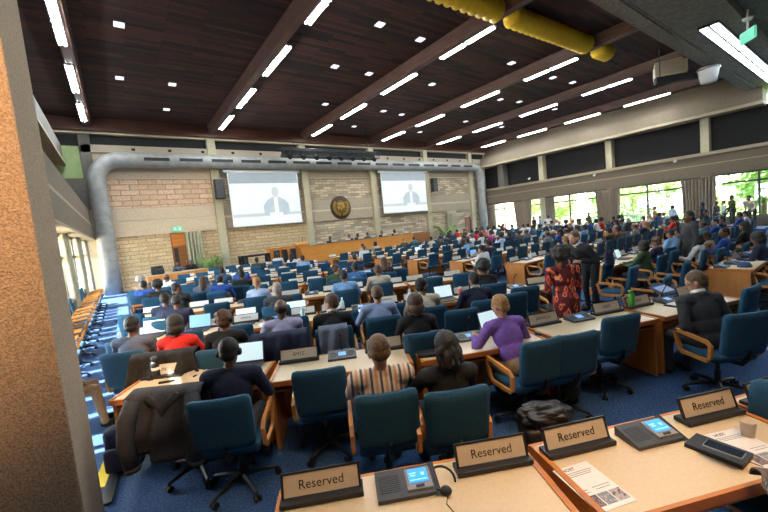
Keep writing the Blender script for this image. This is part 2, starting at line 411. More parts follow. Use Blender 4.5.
def curtain(x, y0, y1, z0, z1, label, mat, side=1, pinch=.0, along='y'):
    n = max(5, int(abs(y1-y0)/.16))
    def fn(u, v):
        z = z0 + (z1-z0)*v; m = (y0+y1)/2
        w = 1 - pinch*(1-v)
        y = m + (y0-m + (y1-y0)*u)*w
        off = .07*math.sin(u*n*2*PI) + .02*math.sin(u*n*5+v*3)
        return (x+off, y, z) if along == 'y' else (y, x+off, z)
    o = MB().grid(fn, n*8, 10, .02).build('curtain', mat)
    return tag(o, label, 'curtain')
curtain(XR-.02, 11.0, 12.65, .05, 3.04, 'gathered taupe curtain hiding the third pillar between garden windows', MT['curtain'], pinch=.2)
curtain(XR-.02, 5.95, 7.6, .05, 3.04, 'widest gathered taupe curtain between the two nearest garden windows', MT['curtain'], pinch=.12)
curtain(XR-.02, 17.75, 19.5, .05, 3.04, 'gathered taupe curtain beside the narrow far garden window', MT['curtain'], pinch=.3)
curtain(XR-.02, 21.5, 22.5, .05, 3.04, 'taupe curtain in the corner beside the grey duct', MT['curtain'], pinch=.1)
curtain(XR+.2, 15.9, 16.6, .6, 3.0, 'thin brownish curtain drawn at the far edge of fourth garden window', MT['curtain'], pinch=.1)

# left wall
wl_ = MB().b2(-2.6, -.92, 5.1, YB, 2.78, 3.38).b2(-2.6, -.98, 5.1, YB, 3.48, 4.2)
wall_left = struct('wall_left', wl_, MT['conc_side'], 'side wall with concrete beam over bright windows and curtains')
MB().b2(-2.6, -.93, 5.1, YB, 3.38, 3.48).build('pale_strip', MT['trim_side'], wall_left)
MB().b2(-2.6, -.9, 5.1, YB, 2.72, 2.78).build('pale_strip', MT['trim_side'], wall_left)
MB().b2(-2.7, -2.6, -6, YB+.2, 4.2, 6.4).build('dark_clerestory', MT['blackm'], wall_left)
MB().b2(-2.7, -1.6, 5.1, YB-.1, 6.4, 7.3).build('upper_beam', MT['conc_dark'], wall_left)
MB().b2(-2.7, -1.52, 5.1, YB-.1, 6.3, 6.4).build('beam_lip', MT['trim_side'], wall_left)
MB().b2(-3, -2.7, -6, YB+.2, 4.2, 8.8).build('upper_wall', MT['conc_dark'], wall_left)
MB().b2(-2.7, -1.33, 5.1, YB, 0, .3).build('sill_wall', MT['conc_side'], wall_left)
MB().b2(-2.7, -1.8, -6, 3.75, 0, 8.8).build('solid_wall', MT['conc_side'], wall_left)
struct('concrete_pillar', MB().b2(-2.6, -1.82, 3.75, 5.1, 0, 2.9), MT['conc_side'], 'concrete pier in the window wall behind the big column')
lw = [(5.1, 9.2), (9.2, 13.4), (13.4, 17.7), (17.7, YB)]
for i, (a, b) in enumerate(lw):
    window(6+i, -1.38, a, b, .3, 2.72, 2.02, [a+(b-a)/3, a+(b-a)*2/3], ORD[i]+' sunlit window along the left aisle, counted from the big column')
curtain(-1.24, 9.0, 10.6, .1, 2.7, 'cream curtain nearest the big column on the sunny windows', MT['curtaing'], pinch=.25)
curtain(-1.24, 13.2, 14.3, .1, 2.7, 'cream curtain second from the big column on the sunny windows', MT['curtaing'], pinch=.25)
curtain(-1.24, 16.9, 18.1, .1, 2.7, 'cream curtain third from the big column on the sunny windows', MT['curtaing'], pinch=.25)
curtain(-1.24, 20.6, 21.7, .1, 2.7, 'cream curtain hanging right beside the base of the left duct', MT['curtaing'], pinch=.25)
struct('concrete_column', MB().b2(-1.7, -.36, 2.74, 3.63, 0, 7.4, bev=.012), MT['column'], 'massive rough aggregate concrete column beside the left aisle')

# duct along the end wall: a grey tube that turns down into the floor at both ends
R_, rr = 1.0, .37
def duct_path():
    p = [(-.48, 22.27, 0), (-.48, 22.27, 2.5), (-.48, 22.27, 6.53-R_)]
    for k in range(1, 9):
        a = k/8*PI/2; p.append((-.48+R_-R_*math.cos(a), 22.27, 6.53-R_+R_*math.sin(a)))
    p += [(5, 22.27, 6.53), (14, 22.27, 6.53), (23, 22.27, 6.53)]
    for k in range(0, 9):
        a = k/8*PI/2; p.append((27.75-R_+R_*math.sin(a), 22.27, 6.53-R_+R_*math.cos(a)))
    p += [(27.75, 22.27, 2.5), (27.75, 22.27, 0)]
    return p
dt = thing('air_duct', 'big grey round air duct running over the end wall and down both corners', 'air duct')
MB().tube(duct_path(), rr, 24).build('pipe', MT['duct'], dt, True)
for k in range(16):
    x0 = 1.55+1.575*k
    MB().b2(x0, x0+1.12, 22.27-rr-.012, 22.27-rr+.05, 6.46, 6.62).build('air_slot', MT['black'], dt)
for x in (-.48, 27.75):
    for z in (1.7, 3.7): MB().lathe([(rr, z-.03), (rr+.012, z-.02), (rr+.012, z+.02), (rr, z+.03)], (x, 22.27, 0), 24).build('joint_ring', MT['duct'], dt, True)

# projection screens with the pale image of a speaker at a desk
def grad(name, c1, c2, s):
    m, nt, b = new_mat(name)
    v = coords(nt); n = noise_tex(nt, v, 1.3, 2)
    col = ramp(nt, n, [(.35, c1), (.65, c2)])
    nt.links.new(col, b.inputs['Emission Color']); b.inputs['Emission Strength'].default_value = s
    b.inputs['Base Color'].default_value = (.12,.12,.12,1); return m
MT['proj'] = grad('projected_pale_blue', (.70,.80,.85), (.80,.87,.90), .50)
MT['proj_top'] = grad('projected_grey_blue', (.42,.55,.62), (.52,.64,.70), .26)
MT['proj_suit'] = grad('projected_suit_blue', (.50,.62,.70), (.62,.73,.79), .37)
MT['proj_face'] = grad('projected_face', (.60,.66,.70), (.68,.74,.77), .38)
MT['proj_desk'] = grad('projected_desk_white', (.86,.90,.92), (.92,.95,.96), .43)
def screen(x0, x1, z0, z1, label):
    t = thing('projection_screen', label, 'projection screen', ((x0+x1)/2, YB-.42, z0)); w, h = x1-x0, z1-z0
    MB().b2(-w/2-.05, w/2+.05, 0, .03, -.05, h+.03).build('screen_border', MT['white'], t)
    MB().b2(-w/2, w/2, -.012, 0, 0, h).build('projected_image', MT['proj'], t)
    MB().box((0, .03, h+.09), (w+.5, .16, .14), bev=.02).build('roller_case', MT['white'], t)
    def shp(pts, m, nm, d, smooth=False):
        MB().prism([(p[0]*w, p[1]*h) for p in pts], 0, .004, mat=Matrix(((1,0,0),(0,0,-1),(0,1,0))), off=(0, -.012-d*.004, 0)).build(nm, m, t)
    shp([(-.5,.80),(.5,.80),(.5,1),(-.5,1)], MT['proj_top'], 'image_top_band', 0)
    shp([(-.5,.16),(.5,.16),(.5,.22),(-.5,.22)], MT['proj_face'], 'image_desk_edge', 0)
    shp([(-.06,.17),(-.06,.36),(.0,.47),(.08,.53),(.18,.53),(.26,.47),(.32,.38),(.33,.17)], MT['proj_suit'], 'image_figure', 1)
    shp([(.10,.17),(.10,.52),(.16,.52),(.16,.17)], MT['proj_desk'], 'image_shirt', 2)
    shp([(.13+.052*math.cos(a), .63+.10*math.sin(a)) for a in [k*PI/9 for k in range(18)]], MT['proj_suit'], 'image_hair', 2)
    shp([(.13+.044*math.cos(a), .615+.085*math.sin(a)) for a in [k*PI/9 for k in range(18)]], MT['proj_face'], 'image_face', 3)
    shp([(.02,.12),(.22,.12),(.22,.22),(.02,.22)], MT['proj_desk'], 'image_card', 3)
    shp([(-.5,.25),(-.36,.25),(-.36,.5),(-.40,.58),(-.46,.55),(-.5,.5)], MT['proj_desk'], 'image_neighbour', 1)
    return t
screen(5.55, 9.75, 2.85, 5.95, 'large projection screen left of the round emblem showing a pale seated speaker')
screen(16.45, 20.85, 2.98, 6.0, 'large projection screen right of the round emblem showing a pale seated speaker')

# emblem: dark disc, gold globe grid and two wreath branches
em = thing('wall_emblem', 'round dark bronze emblem with gold globe and wreath on the end wall', 'emblem', (12.9, YB-.15, 3.62))
RX = Matrix(((1,0,0),(0,0,1),(0,-1,0)))
MB().lathe([(0,-.05),(.78,-.05),(.82,0),(.82,.03),(.76,.06),(0,.05)], n=36, mat=RX).build('disc', MT['bronze'], em, True)
g = MB()
for r in (.12,.22,.32,.42): g.tube([(r*math.cos(a), -.07, r*math.sin(a)+.06) for a in [k*PI/16 for k in range(32)]], .010, 5, True)
for k in range(4):
    a = k*PI/4; g.tube([(-.42*math.cos(a), -.07, -.42*math.sin(a)+.06), (.42*math.cos(a), -.07, .42*math.sin(a)+.06)], .008, 5)
for (x, z, r) in ((-.14,.2,.11),(.12,.2,.13),(.2,.02,.10),(-.2,-.05,.09),(.0,-.12,.08),(-.05,.3,.06)):
    g.lathe([(0,.0),(r,0),(r*.8,.02),(0,.025)], (x,-.06,z+.04), 9, mat=RX)
g.build('globe', MT['gold'], em)
for s in (-1, 1):
    wmb = MB(); wmb.tube([(s*.56*math.sin(a), -.07, -.56*math.cos(a)+.04) for a in [.1+k*.2 for k in range(12)]], .018, 6)
    for k in range(11):
        a = .2+k*.2
        for q in (-.06, .07):
            c = Vector((s*(.56+q)*math.sin(a), -.07, -(.56+q)*math.cos(a)+.04)); d = Vector((s*math.cos(a+q*5), 0, math.sin(a+q*5)))*.09
            wmb.tube([c-d*.6, c, c+d*.6], [.004,.03,.004], 6)
    wmb.build('wreath_branch', MT['gold'], em)

# ------------------------------------------------------------------ ceiling beams and lamps
BX = [-.5, 4.95, 10.4, 15.85, 21.3, 26.75]
for x in BX:
    b = MB()
    b.prism([(-.20, 0), (-.13, -.42), (.13, -.42), (.20, 0)], 4.65, YB-.6, mat=Matrix(((1,0,0),(0,0,1),(0,1,0))), off=(x, 0, ZC))
    struct('ceiling_beam', b, MT['beamwood'], 'red-brown wooden beam carrying lamps below the ceiling')
lamp = thing('ceiling_light', 'x', 'ceiling light')
MB().b2(-.13, .13, -1.25, 1.25, .02, .09).build('housing', MT['dgrey'], lamp)
for s in (-.62, .62):
    MB().b2(-.10, .10, s-.57, s+.57, .0, .02).build('reflector', MT['louver'], lamp)
    for q in (-.065, .065): MB().b2(q-.018, q+.018, s-.56, s+.56, -.02, .0).build('tube', MT['tube'], lamp)
P_lamp = Proto(lamp)
bn = ['beam by the left wall', 'second beam from the left wall', 'third beam from the left wall', 'fourth beam from the left wall', 'fifth beam from the left wall', 'beam by the right wall']
for bi, x in enumerate(BX):
    for k, y in enumerate((5.0, 8.8, 12.65, 16.45, 20.1)):
        if k == 0 and bi < 4: continue
        yy = y if k else 6.0
        if not k: continue
        P_lamp.put((x+(.29 if bi else -.06), yy+(.6 if not bi and k == 1 else 0), ZC-(.40 if bi else .46)), 0, 'lit twin fluorescent lamp, %s from end wall, on %s' % (ORD[4-k], bn[bi]), 'fluorescent lamps on the beams')
tile = obj('ceiling_spotlight', MB().b2(-.13, .13, -.13, .13, -.03, 0).mesh('m', MT['tile'])); tag(tile, 'x', 'ceiling light')
P_tile = Proto(tile)
ti = 0
for yi, y in enumerate((9.75, 12.9, 16.95, 20.0)):
    for xi, x in enumerate((.7, 2.65, 7.7, 9.5, 12.9, 14.6, 18.4, 20.0, 24.0)):
        if yi == 3 and xi not in (1, 4, 6): continue
        if yi == 0 and xi < 1: continue
        if (xi*5+yi*3) % 4 == 0: continue
        P_tile.put((x+.12*math.sin(xi*3+yi), y+.1*math.cos(xi*2+yi), ZC), 0, 'small square ceiling light, %s row from rear, %s from the left' % (ORD[yi], ORD[xi]), 'small square ceiling spotlights')
lp = thing('ceiling_light', 'x', 'ceiling light')
MB().b2(-2.02, 2.02, -.27, .27, 0, .06).build('housing', MT['dgrey'], lp)
for sx in (-1, 1):
    for sy in (-1, 1): MB().b2(sx*1.0-.94, sx*1.0+.94, sy*.135-.095, sy*.135+.095, -.02, 0).build('diffuser', MT['panel'], lp)
P_lp = Proto(lp)
for k, (x, y) in enumerate(((.9, 1.0), (5.0, 1.0), (9.1, 1.0), (1.6, 3.45), (5.7, 3.45), (9.8, 3.45))):  # panels out of view, added to brighten the near desks
    P_lp.put((x, y, 7.34), 0, 'added lit panel lamp, out of view, in the low ceiling over the rear desks', 'added panel lamps over the rear desks')
for k, x in enumerate((18.0, 22.1, 26.2)):
    P_lp.put((x, 3.45, 7.34), 0, '%s lit panel lamp in the low grey ceiling, counted towards the window wall' % ORD[k], 'panel lamps in the low ceiling')
# warm downlights in the low ceiling over the rear desks
for k, (x, y, tx, ty, e) in enumerate(((.4, -1.4, 1.2, 1.2, 500), (2.6, -1.4, 2.6, .5, 420), (-.85, -1.4, -.95, 2.74, 3000))):
    t = thing('downlight', 'warm round downlight in the low ceiling above the rear desks', 'ceiling light', (x, y, 7.4), group='warm downlights')
    MB().lathe([(.16, 0), (.16, -.03), (.12, -.03), (.12, 0)], n=20).build('trim_ring', MT['white'], t)
    MB().lathe([(0, -.012), (.12, -.012), (.12, 0), (0, 0)], n=20).build('lamp', MT['warm'], t)
    L = D.lights.new('downlight_beam', 'SPOT'); L.energy = e; L.color = (1, .60, .30); L.spot_size = math.radians(34 if k < 2 else 30); L.spot_blend = .8; L.shadow_soft_size = .12
    lo = D.objects.new('downlight_beam', L); C.objects.link(lo); lo.location = (x, y, 7.36)
    lo.rotation_euler = (Vector((tx, ty, .6 if k < 2 else 3.4))-Vector((x, y, 7.36))).to_track_quat('-Z', 'Y').to_euler()

# yellow ribbed fabric duct slung under the ceiling between the beams
for k, (x0, x1) in enumerate(((5.4, 10.1), (10.7, 15.5), (16.2, 17.2))):
    pts = []; rs = []
    n = int((x1-x0)/.16)
    for i in range(n+1):
        x = x0+(x1-x0)*i/n; y = 7.1-.028*(x-8); pts.append((x, y, ZC-.34)); rs.append(.33 if i % 2 else .23)
    o = MB().tube(pts, rs, 14).build('ceiling_duct', MT['yellow'], None, True)
    tag(o, ['yellow ribbed fabric duct under the ceiling, long piece nearest the second beam', 'yellow ribbed fabric duct under the ceiling, long piece between third and fourth beams', 'short yellow ribbed duct stub beyond the fourth beam'][k], 'air duct', 'yellow ceiling ducts')
# hanging equipment on the far right of the ceiling
def frame_at(p, q):
    d = (q-p); L = d.length; return (p+q)/2, L, math.atan2(d.y, d.x)
c, L, a = frame_at(at(655, 70, 7.9), at(688, 62, 7.9))
ac = thing('air_conditioner', 'cream slatted ventilation unit hung below the dark ceiling near the grey beam', 'air conditioner', (c.x, c.y, 7.55), a)
MB().box((0, .35, .33), (L, .7, .66), bev=.02).build('casing', MT['louver'], ac)
gm = MB()
for k in range(9): gm.box((0, -.01, .08+.06*k), (L-.2, .02, .03))
gm.build('grille', MT['conc'], ac)
for s in (-1, 1): MB().tube([(s*L*.4, .35, .66), (s*L*.4, .35, ZC-7.55)], .02, 6).build('hanger_rod', MT['dgrey'], ac)
c, L, a = frame_at(at(652, 82, 7.2), at(712, 72, 7.2))
tr = thing('lighting_bar', 'long black lighting bar hung under the cream ventilation unit', 'lighting bar', (c.x, c.y, 7.05), a)
MB().box((0, 0, .14), (L*.9, .3, .28), bev=.02).build('bar_housing', MT['blackm'], tr)
for s in (-1, 1): MB().tube([(s*L*.36, 0, .28), (s*L*.36, 0, ZC-7.05)], .02, 6).build('hanger_rod', MT['dgrey'], tr)
p = at(720, 72, 7.0)
cy = thing('ceiling_speaker', 'white drum-shaped speaker hung below the edge of grey ceiling', 'speaker', (p.x, 4.55, 6.72))
MB().lathe([(0, 0), (.27, 0), (.36, .5), (.36, .56), (0, .56)], n=24).build('drum', MT['white'], cy, True)
MB().lathe([(.37, .50), (.40, .52), (.40, .58), (.37, .60)], n=24).build('rim_band', MT['silver'], cy, True)
MB().tube([(0, 0, .56), (0, 0, .62)], .04, 8).build('mounting_stem', MT['grey'], cy)
p = at(748, 34, 6.7)
ex = thing('exit_sign', 'green and white exit sign hung from the low grey ceiling', 'exit sign', (p.x, p.y, 6.45), .7)
MB().box((0, 0, .2), (.62, .07, .34), bev=.015).build('sign_box', MT['exit'], ex)
MB().box((0, -.045, .2), (.5, .01, .06)).box((.1, -.045, .2), (.1, .01, .2)).build('pictogram', MT['white'], ex)
MB().tube([(0, 0, .37), (0, 0, .95)], .03, 8).build('stem', MT['white'], ex)
MB().lathe([(0, .71), (.14, .71), (.1, .64), (0, .62)], n=16).build('ceiling_cup', MT['white'], ex, True)
# black stage light truss in front of the end wall
tt = thing('lighting_truss', 'black stage lighting truss hung before the top of the end wall', 'lighting truss', (11.6, 20.6, 6.62))
tm = MB()
for y in (-.18, .18):
    for z in (0, .42): tm.tube([(-3.4, y, z), (3.4, y, z)], .035, 6)
for k in range(18):
    x = -3.4+.4*k
    for y in (-.18, .18): tm.tube([(x, y, 0), (x+.2, y, .42), (x+.4 if k < 17 else x+.2, y, 0 if k < 17 else .42)], .018, 5)
tm.build('truss_frame', MT['black'], tt)
for k in range(8):
    x = -3.0+.85*k
    MB().tube([(x, 0, .1), (x, -.12, -.02), (x, -.3, -.12)], [.1,.13,.14], 10).build('stage_lamp', MT['blackm'], tt)
MB().b2(-3.3, 3.3, .2, .24, -.05, .5).build('backing_panel', MT['blackm'], tt)
for x in (-2.6, 2.6): MB().tube([(x, 0, .42), (x, 0, ZC-6.62)], .02, 6).build('hanger_rod', MT['black'], tt)
# loudspeakers on the pilasters
for x, lab in ((4.98, 'black column loudspeaker mounted on the pilaster left of the first screen'), (21.75, 'black loudspeaker on the pilaster right of the second screen')):
    t = thing('wall_speaker', lab, 'speaker', (x, YB-.55, 4.45))
    w = .5
    MB().box((0, 0, .55), (w, .36, 1.1), bev=.03).build('cabinet', MT['black'], t)
    MB().box((0, -.19, .55), (w-.08, .02, 1.0)).build('speaker_grille', MT['dgrey'], t)
    MB().box((0, .22, .55), (.1, .1, .2)).build('wall_bracket', MT['dgrey'], t)
# cameras on the side wall ledges
def pxy(x, y, Y): d = ray(x, y); return Vector((d.x/d.y*Y, Y, CAMZ+d.z/d.y*Y))
for (x, y, Y, lab) in ((529, 178.5, 17.9, 'white camera on the right ledge far along by the fifth clerestory bay'), (594, 175, 12.9, 'white camera below the right ledge above the middle garden window'), (675, 161, 8.1, 'white camera below the right ledge above the nearest curtain')):
    d = ray(x, y); t_ = (XR-.3)/d.x; q = Vector((XR-.3, d.y*t_, CAMZ+d.z*t_))
    t = thing('security_camera', lab, 'camera', q)
    MB().lathe([(0, -.1), (.06, -.09), (.09, -.02), (.09, .02), (0, .03)], n=14).build('dome', MT['white'], t, True)
    MB().tube([(0, 0, .02), (.12, 0, .06), (.2, 0, .06)], .025, 6).build('bracket', MT['white'], t)
# ------------------------------------------------------------------ furniture prototypes
DZ = .703
KS = (CAMZ-.70)/(CAMZ-.75)
PS = .92
def rescale(t, sx, sy, sz):
    todo = list(kids(t))
    while todo:
        k = todo.pop(); k.data.transform(Matrix.Diagonal((sx, sy, sz, 1))); todo += kids(k)
def chair_proto(detail):
    t = thing('swivel_chair', 'x', 'chair')
    n = 8 if detail else 4
    m = MB(); m.box((0, .01, .455), (.48, .47, .085), bev=.035 if detail else .02); m.build('seat', MT['chair'], t, detail > 0)
    # curved, slightly reclined backrest
    def back(u, v):
        x = (u-.5)*.50*(1-.05*(1-v)); z = .53+.46*v
        return (x, -.235-.07*v+.035*(1-(2*u-1)**2)*(-1), z)
    m = MB()
    if detail:
        N, Mv = 10, 8; cr = .13
        F = []; B = []
        def rr_(u, v):   # keep the corners round
            x, z = (u-.5)*2, (v-.5)*2
            k = 1.0
            ax, az = abs(x), abs(z)
            lim = 1-cr*1.4
            if ax > lim and az > lim:
                dx, dz = ax-lim, az-lim; q = math.hypot(dx, dz); mxx = max(dx, dz)
                if q > 1e-6:
                    f = mxx/q; ax, az = lim+dx*f, lim+dz*f
            return .5+math.copysign(ax, x)/2, .5+math.copysign(az, z)/2
        for th, off in ((0, 0), (1, -.075)):
            G = []
            for i in range(N+1):
                row = []
                for j in range(Mv+1):
                    u, v = rr_(i/N, j/Mv); p = Vector(back(u, v)); edge = min(i, N-i, j, Mv-j)
                    p.y += off*(1 if edge else .82) - (0 if edge or th else .012)
                    row.append(m.bm.verts.new(p))
                G.append(row)
            for i in range(N):
                for j in range(Mv): m.bm.faces.new((G[i][j], G[i+1][j], G[i+1][j+1], G[i][j+1]))
            (F if not th else B).append(G)
        F, B = F[0], B[0]
        loop = [(i, 0) for i in range(N)]+[(N, j) for j in range(Mv)]+[(i, Mv) for i in range(N, 0, -1)]+[(0, j) for j in range(Mv, 0, -1)]
        for a, b in zip(loop, loop[1:]+loop[:1]):
            m.bm.faces.new((F[a[0]][a[1]], F[b[0]][b[1]], B[b[0]][b[1]], B[a[0]][a[1]]))
    else:
        m.box((0, -.30, .76), (.50, .07, .46), bev=.03, mat=Matrix.Rotation(.15, 3, 'X'))
    m.build('backrest', MT['chair'], t, detail > 0)
    for s in (-1, 1):
        x = s*.285
        pts = [(x, -.17, .45), (x, .13, .45), (x, .17, .48), (x, .225, .66), (x, .20, .69), (x, -.17, .655), (x, -.215, .62), (x, -.20, .48)]
        MB().tube(pts, .024, 4 if detail else 4, True, sq=(1.15, .9)).build('armrest', MT['arm'], t)
    if detail:
        MB().tube([(0, 0, .12), (0, 0, .26)], .03, 10).tube([(0, 0, .26), (0, 0, .41)], .022, 10).b2(-.1, .1, -.12, .12, .385, .415).build('gas_column', MT['black'], t)
        MB().tube([(0, -.05, .40), (0, -.27, .42), (0, -.33, .50), (0, -.36, .60)], .022, 4, sq=(1.6, .6)).build('back_bracket', MT['black'], t)
        b = MB(); b.lathe([(0, .07), (.05, .07), (.05, .12), (0, .13)], n=12)
        for k in range(5):
            a = 2*PI*k/5+.3; d = Vector((math.cos(a), math.sin(a), 0))
            b.tube([Vector((0,0,.105)), d*.16+Vector((0,0,.10)), d*.30+Vector((0,0,.075))], [.026, .022, .016], 6)
        base = b.build('star_base', MT['black'], t)
        for k in range(5):
            a = 2*PI*k/5+.3; d = Vector((math.cos(a), math.sin(a), 0)); n_ = Vector((-d.y, d.x, 0))
            c = d*.305+Vector((0,0,.03))
            MB().tube([c-n_*.028, c-n_*.01], .03, 10).tube([c+n_*.01, c+n_*.028], .03, 10).tube([c, c+Vector((0,0,.05))], .008, 6).build('caster', MT['black'], base)
    else:
        b = MB(); b.tube([(0, 0, .06), (0, 0, .41)], .03, 6)
        for k in range(5):
            a = 2*PI*k/5+.3; b.tube([(0, 0, .1), (.3*math.cos(a), .3*math.sin(a), .04)], [.028, .02], 4)
        b.build('star_base', MT['black'], t)
    rescale(t, PS, PS, PS)
    return Proto(t)
CH, CHF = chair_proto(1), chair_proto(0)

DW, DD = 1.35, .58
def desk_proto(detail):
    t = thing('conference_desk', 'x', 'desk'); w = DW/2-.012
    MB().b2(-w+.03, w-.03, -DD+.02, -.02, .735, .752).build('laminate_top', MT['desktop'], t)
    e = MB().b2(-w, w, -DD, -DD+.02, .70, .753).b2(-w, w, -.02, 0, .70, .753).b2(-w, -w+.03, -DD+.02, -.02, .70, .760).b2(w-.03, w, -DD+.02, -.02, .70, .760).b2(-w+.03, w-.03, -DD+.02, -.02, .715, .735)
    e.build('wood_edging', MT['deskwood'], t)
    MB().b2(-w+.03, w-.03, -.10, -.06, .10, .715).build('front_panel', MT['deskwoodv'], t)
    for s in (-1, 1):
        MB().b2(s*w-s*.0, s*w-s*.03, -DD+.04, -.01, .02, .70).build('side_panel', MT['deskwoodv'], t)
    sh = MB().b2(-w+.03, w-.03, -DD+.05, -.10, .625, .645)
    if detail:
        for x in (-.3, 0, .3): sh.b2(x-.01, x+.01, -DD+.06, -.10, .645, .715)
        for s in (-1, 1): sh.b2(s*(w-.05)-.02, s*(w-.05)+.02, -.01, .06, .60, .70)
    sh.build('shelf', MT['deskwood'], t)
    rescale(t, KS, KS, .703/.753)
    return Proto(t)
DK, DKF = desk_proto(1), desk_proto(0)

PLATES = {}
def plate_proto(detail, txt=None, white=False, size=.07):
    t = thing('nameplate', 'x', 'nameplate')
    tl = Matrix.Rotation(-.32, 3, 'X')
    MB().box((0, 0, .014), (.42, .10, .028), bev=.004 if detail else 0).build('holder_base', MT['black'], t)
    pc = Vector((0, .012, .082))
    if detail:
        f = MB()
        for (x, z, w, h) in ((-.195, 0, .012, .115), (.195, 0, .012, .115), (0, .055, .40, .010)):
            f.box(pc + tl @ Vector((x, 0, z)), (w, .014, h), mat=tl)
        f.build('plate_frame', MT['black'], t)
    pl = MB().box(pc, (.38, .007, .105), mat=tl).build('name_card', MT['platew' if white else 'plate'], t)
    if txt:
        me = text_mesh(txt, size)
        o = obj('lettering', me, pl); o.matrix_local = Matrix.Translation(pc + tl @ Vector((.0, -.0042, -.004))) @ (tl @ Matrix.Rotation(PI/2, 3, 'X')).to_4x4()
    return Proto(t)
NPF = plate_proto(0, None, True)
def console_proto(kind):
    t = thing('microphone_console', 'x', 'conference console')
    prof = [(-.09, 0), (.09, 0), (.09, .055), (-.09, .02)]
    P = Matrix(((0,0,1),(1,0,0),(0,1,0)))
    if kind == 0:      # low black unit with a colour screen at its right end
        MB().prism(prof, -.17, .17, mat=P).build('console_body', MT['dgrey'], t)
        MB().prism([(-.10, .004), (-.085, .0), (.095, .0), (.095, .058)], .16, .20, mat=P).build('side_cheek', MT['black'], t)
        tl = Matrix.Rotation(math.atan2(.035, .18), 3, 'X'); c = Vector((.085, 0, .040))
        MB().box(c+Vector((0,0,.002)), (.15, .135, .012), mat=tl, bev=.003).build('screen_bezel', MT['grey'], t)
        s = MB().box(c+tl @ Vector((0, .012, .0105)), (.115, .085, .004), mat=tl).build('touch_screen', MT['screen'], t)
        ic = MB()
        for (x, y, w, h) in ((-.03, .015, .04, .006), (-.03, 0, .03, .006), (.03, .005, .018, .018), (0, -.028, .10, .004)): ic.box(c+tl @ Vector((x, .012+y, .013)), (w, h, .001), mat=tl)
        ic.build('screen_icons', MT['screenlt'], s)
        b = MB()
        for k in range(9): b.box(Vector((-.09, 0, .0375)) + tl @ Vector((0, -.05+.0125*k, 0)), (.12, .004, .003), mat=tl)
        b.build('speaker_grille', MT['black'], t)
        MB().box(c+tl @ Vector((0, -.052, .010)), (.05, .014, .006), mat=tl).build('talk_button', MT['black'], t)
    else:
        MB().prism(prof, -.15, .15, mat=P).build('console_body', MT['dgrey'], t)
        tl = Matrix.Rotation(math.atan2(.035, .18), 3, 'X')
        for s in (-1, 1):
            MB().lathe([(.0, .0385), (.035, .0385), (.04, .042), (.045, .0385)], (s*.095, 0, 0), 12, mat=tl).build('speaker_grille', MT['black'], t)
        MB().box(Vector((0, 0, .0385)), (.08, .07, .006), mat=tl).build('touch_screen', MT['lapscrb'], t)
        MB().tube([(.0, .07, .05), (0, .06, .12), (0, .02, .2), (0, -.02, .24)], .006, 6).tube([(0, -.02, .24), (0, -.05, .25)], .011, 8).build('gooseneck_microphone', MT['black'], t)
    if kind == 0: rescale(t, .86, .92, 1)
    return Proto(t)
CO, COM = console_proto(0), console_proto(1)
def laptop_proto(scr, body='dgrey', w=.33):
    t = thing('laptop', 'x', 'laptop')
    MB().box((0, 0, .011), (w, .23, .016), bev=.004).build('keyboard_base', MT[body], t)
    k = MB()
    for i in range(11):
        for j in range(5): k.box((-w*.42+w*.084*i, -.02+.024*j, .0195), (w*.07, .019, .002))
    k.build('keys', MT['black'], t)
    tl = Matrix.Rotation(-.30, 3, 'X'); c = Vector((0, .115, .02))
    lid = MB().box(c+tl @ Vector((0, .004, .11)), (w, .008, .22), mat=tl, bev=.003).build('screen_lid', MT[body], t)
    MB().box(c+tl @ Vector((0, -.002, .115)), (w-.02, .004, .19), mat=tl).build('display', MT[scr], lid)
    return Proto(t)
LP1, LP2 = laptop_proto('lapscr'), laptop_proto('lapscrb')
bt = thing('water_bottle', 'x', 'bottle')
MB().lathe([(0,0),(.032,0),(.034,.02),(.034,.13),(.026,.16),(.013,.185),(.013,.20),(0,.20)], n=14).build('bottle_body', solid('pale_blue_clear_plastic', (.45,.62,.68), .15, .05), bt, True)
MB().lathe([(0,.195),(.015,.195),(.015,.215),(0,.218)], n=12).build('cap', MT['white'], bt, True)
P_bot = Proto(bt)
pp = obj('paper_sheet', MB().box((0, 0, .0012), (.21, .297, .0024)).mesh('m', MT['paper'])); tag(pp, 'x', 'paper')
P_pap = Proto(pp)

# ------------------------------------------------------------------ seating plan
ACX, ACY, AR = 11.5, 20.5, 19.65
TH = math.radians(27)
def row_a0(xrel): return math.asin((ACX-xrel)/AR)
START = {1: .50, 2: .06, 3: .08, 4: .22, 5: .3, 6: .4, 7: 1.0, 8: 2.0, 9: 3.4}
DESKS = []
def snap(q):
    """the nearest point of a desk top to q"""
    p, a = min(DESKS, key=lambda d: (local(d[0], d[1], 0, -.29)-q).length)
    c, s = math.cos(a), math.sin(a); v = q-p
    x, y = v.x*c-v.y*s, v.x*s+v.y*c
    x, y = max(-.52, min(.52, x/KS)), max(-.42, min(-.13, y/KS))
    o = local(p, a, x, y, q.z); return o
NDESK = {1: 3, 2: 5, 3: 5, 4: 5, 5: 5, 6: 5, 7: 5, 8: 4, 9: 3}
def left_desk(k, i):
    """centre of the far edge and heading of desk i of row k of the angled left block"""
    if k <= 2:
        ox, oy = .92*(k-2), 1.78*(k-2)
        a = row_a0(START[k]-ox) - (i+.5)*(DW+.012)/AR
        return Vector((ACX-AR*math.sin(a)+ox, ACY-AR*math.cos(a)+oy, 0))*KS, a
    px, py = 3.23+.92*(k-3), 5.13+1.78*(k-3)
    d = Vector((math.cos(TH), -math.sin(TH), 0)); x0 = START[k]
    s0 = (x0-px)/d.x; p = Vector((px, py, 0)) + d*(s0+(i+.5)*(DW+.012))
    return p*KS, TH
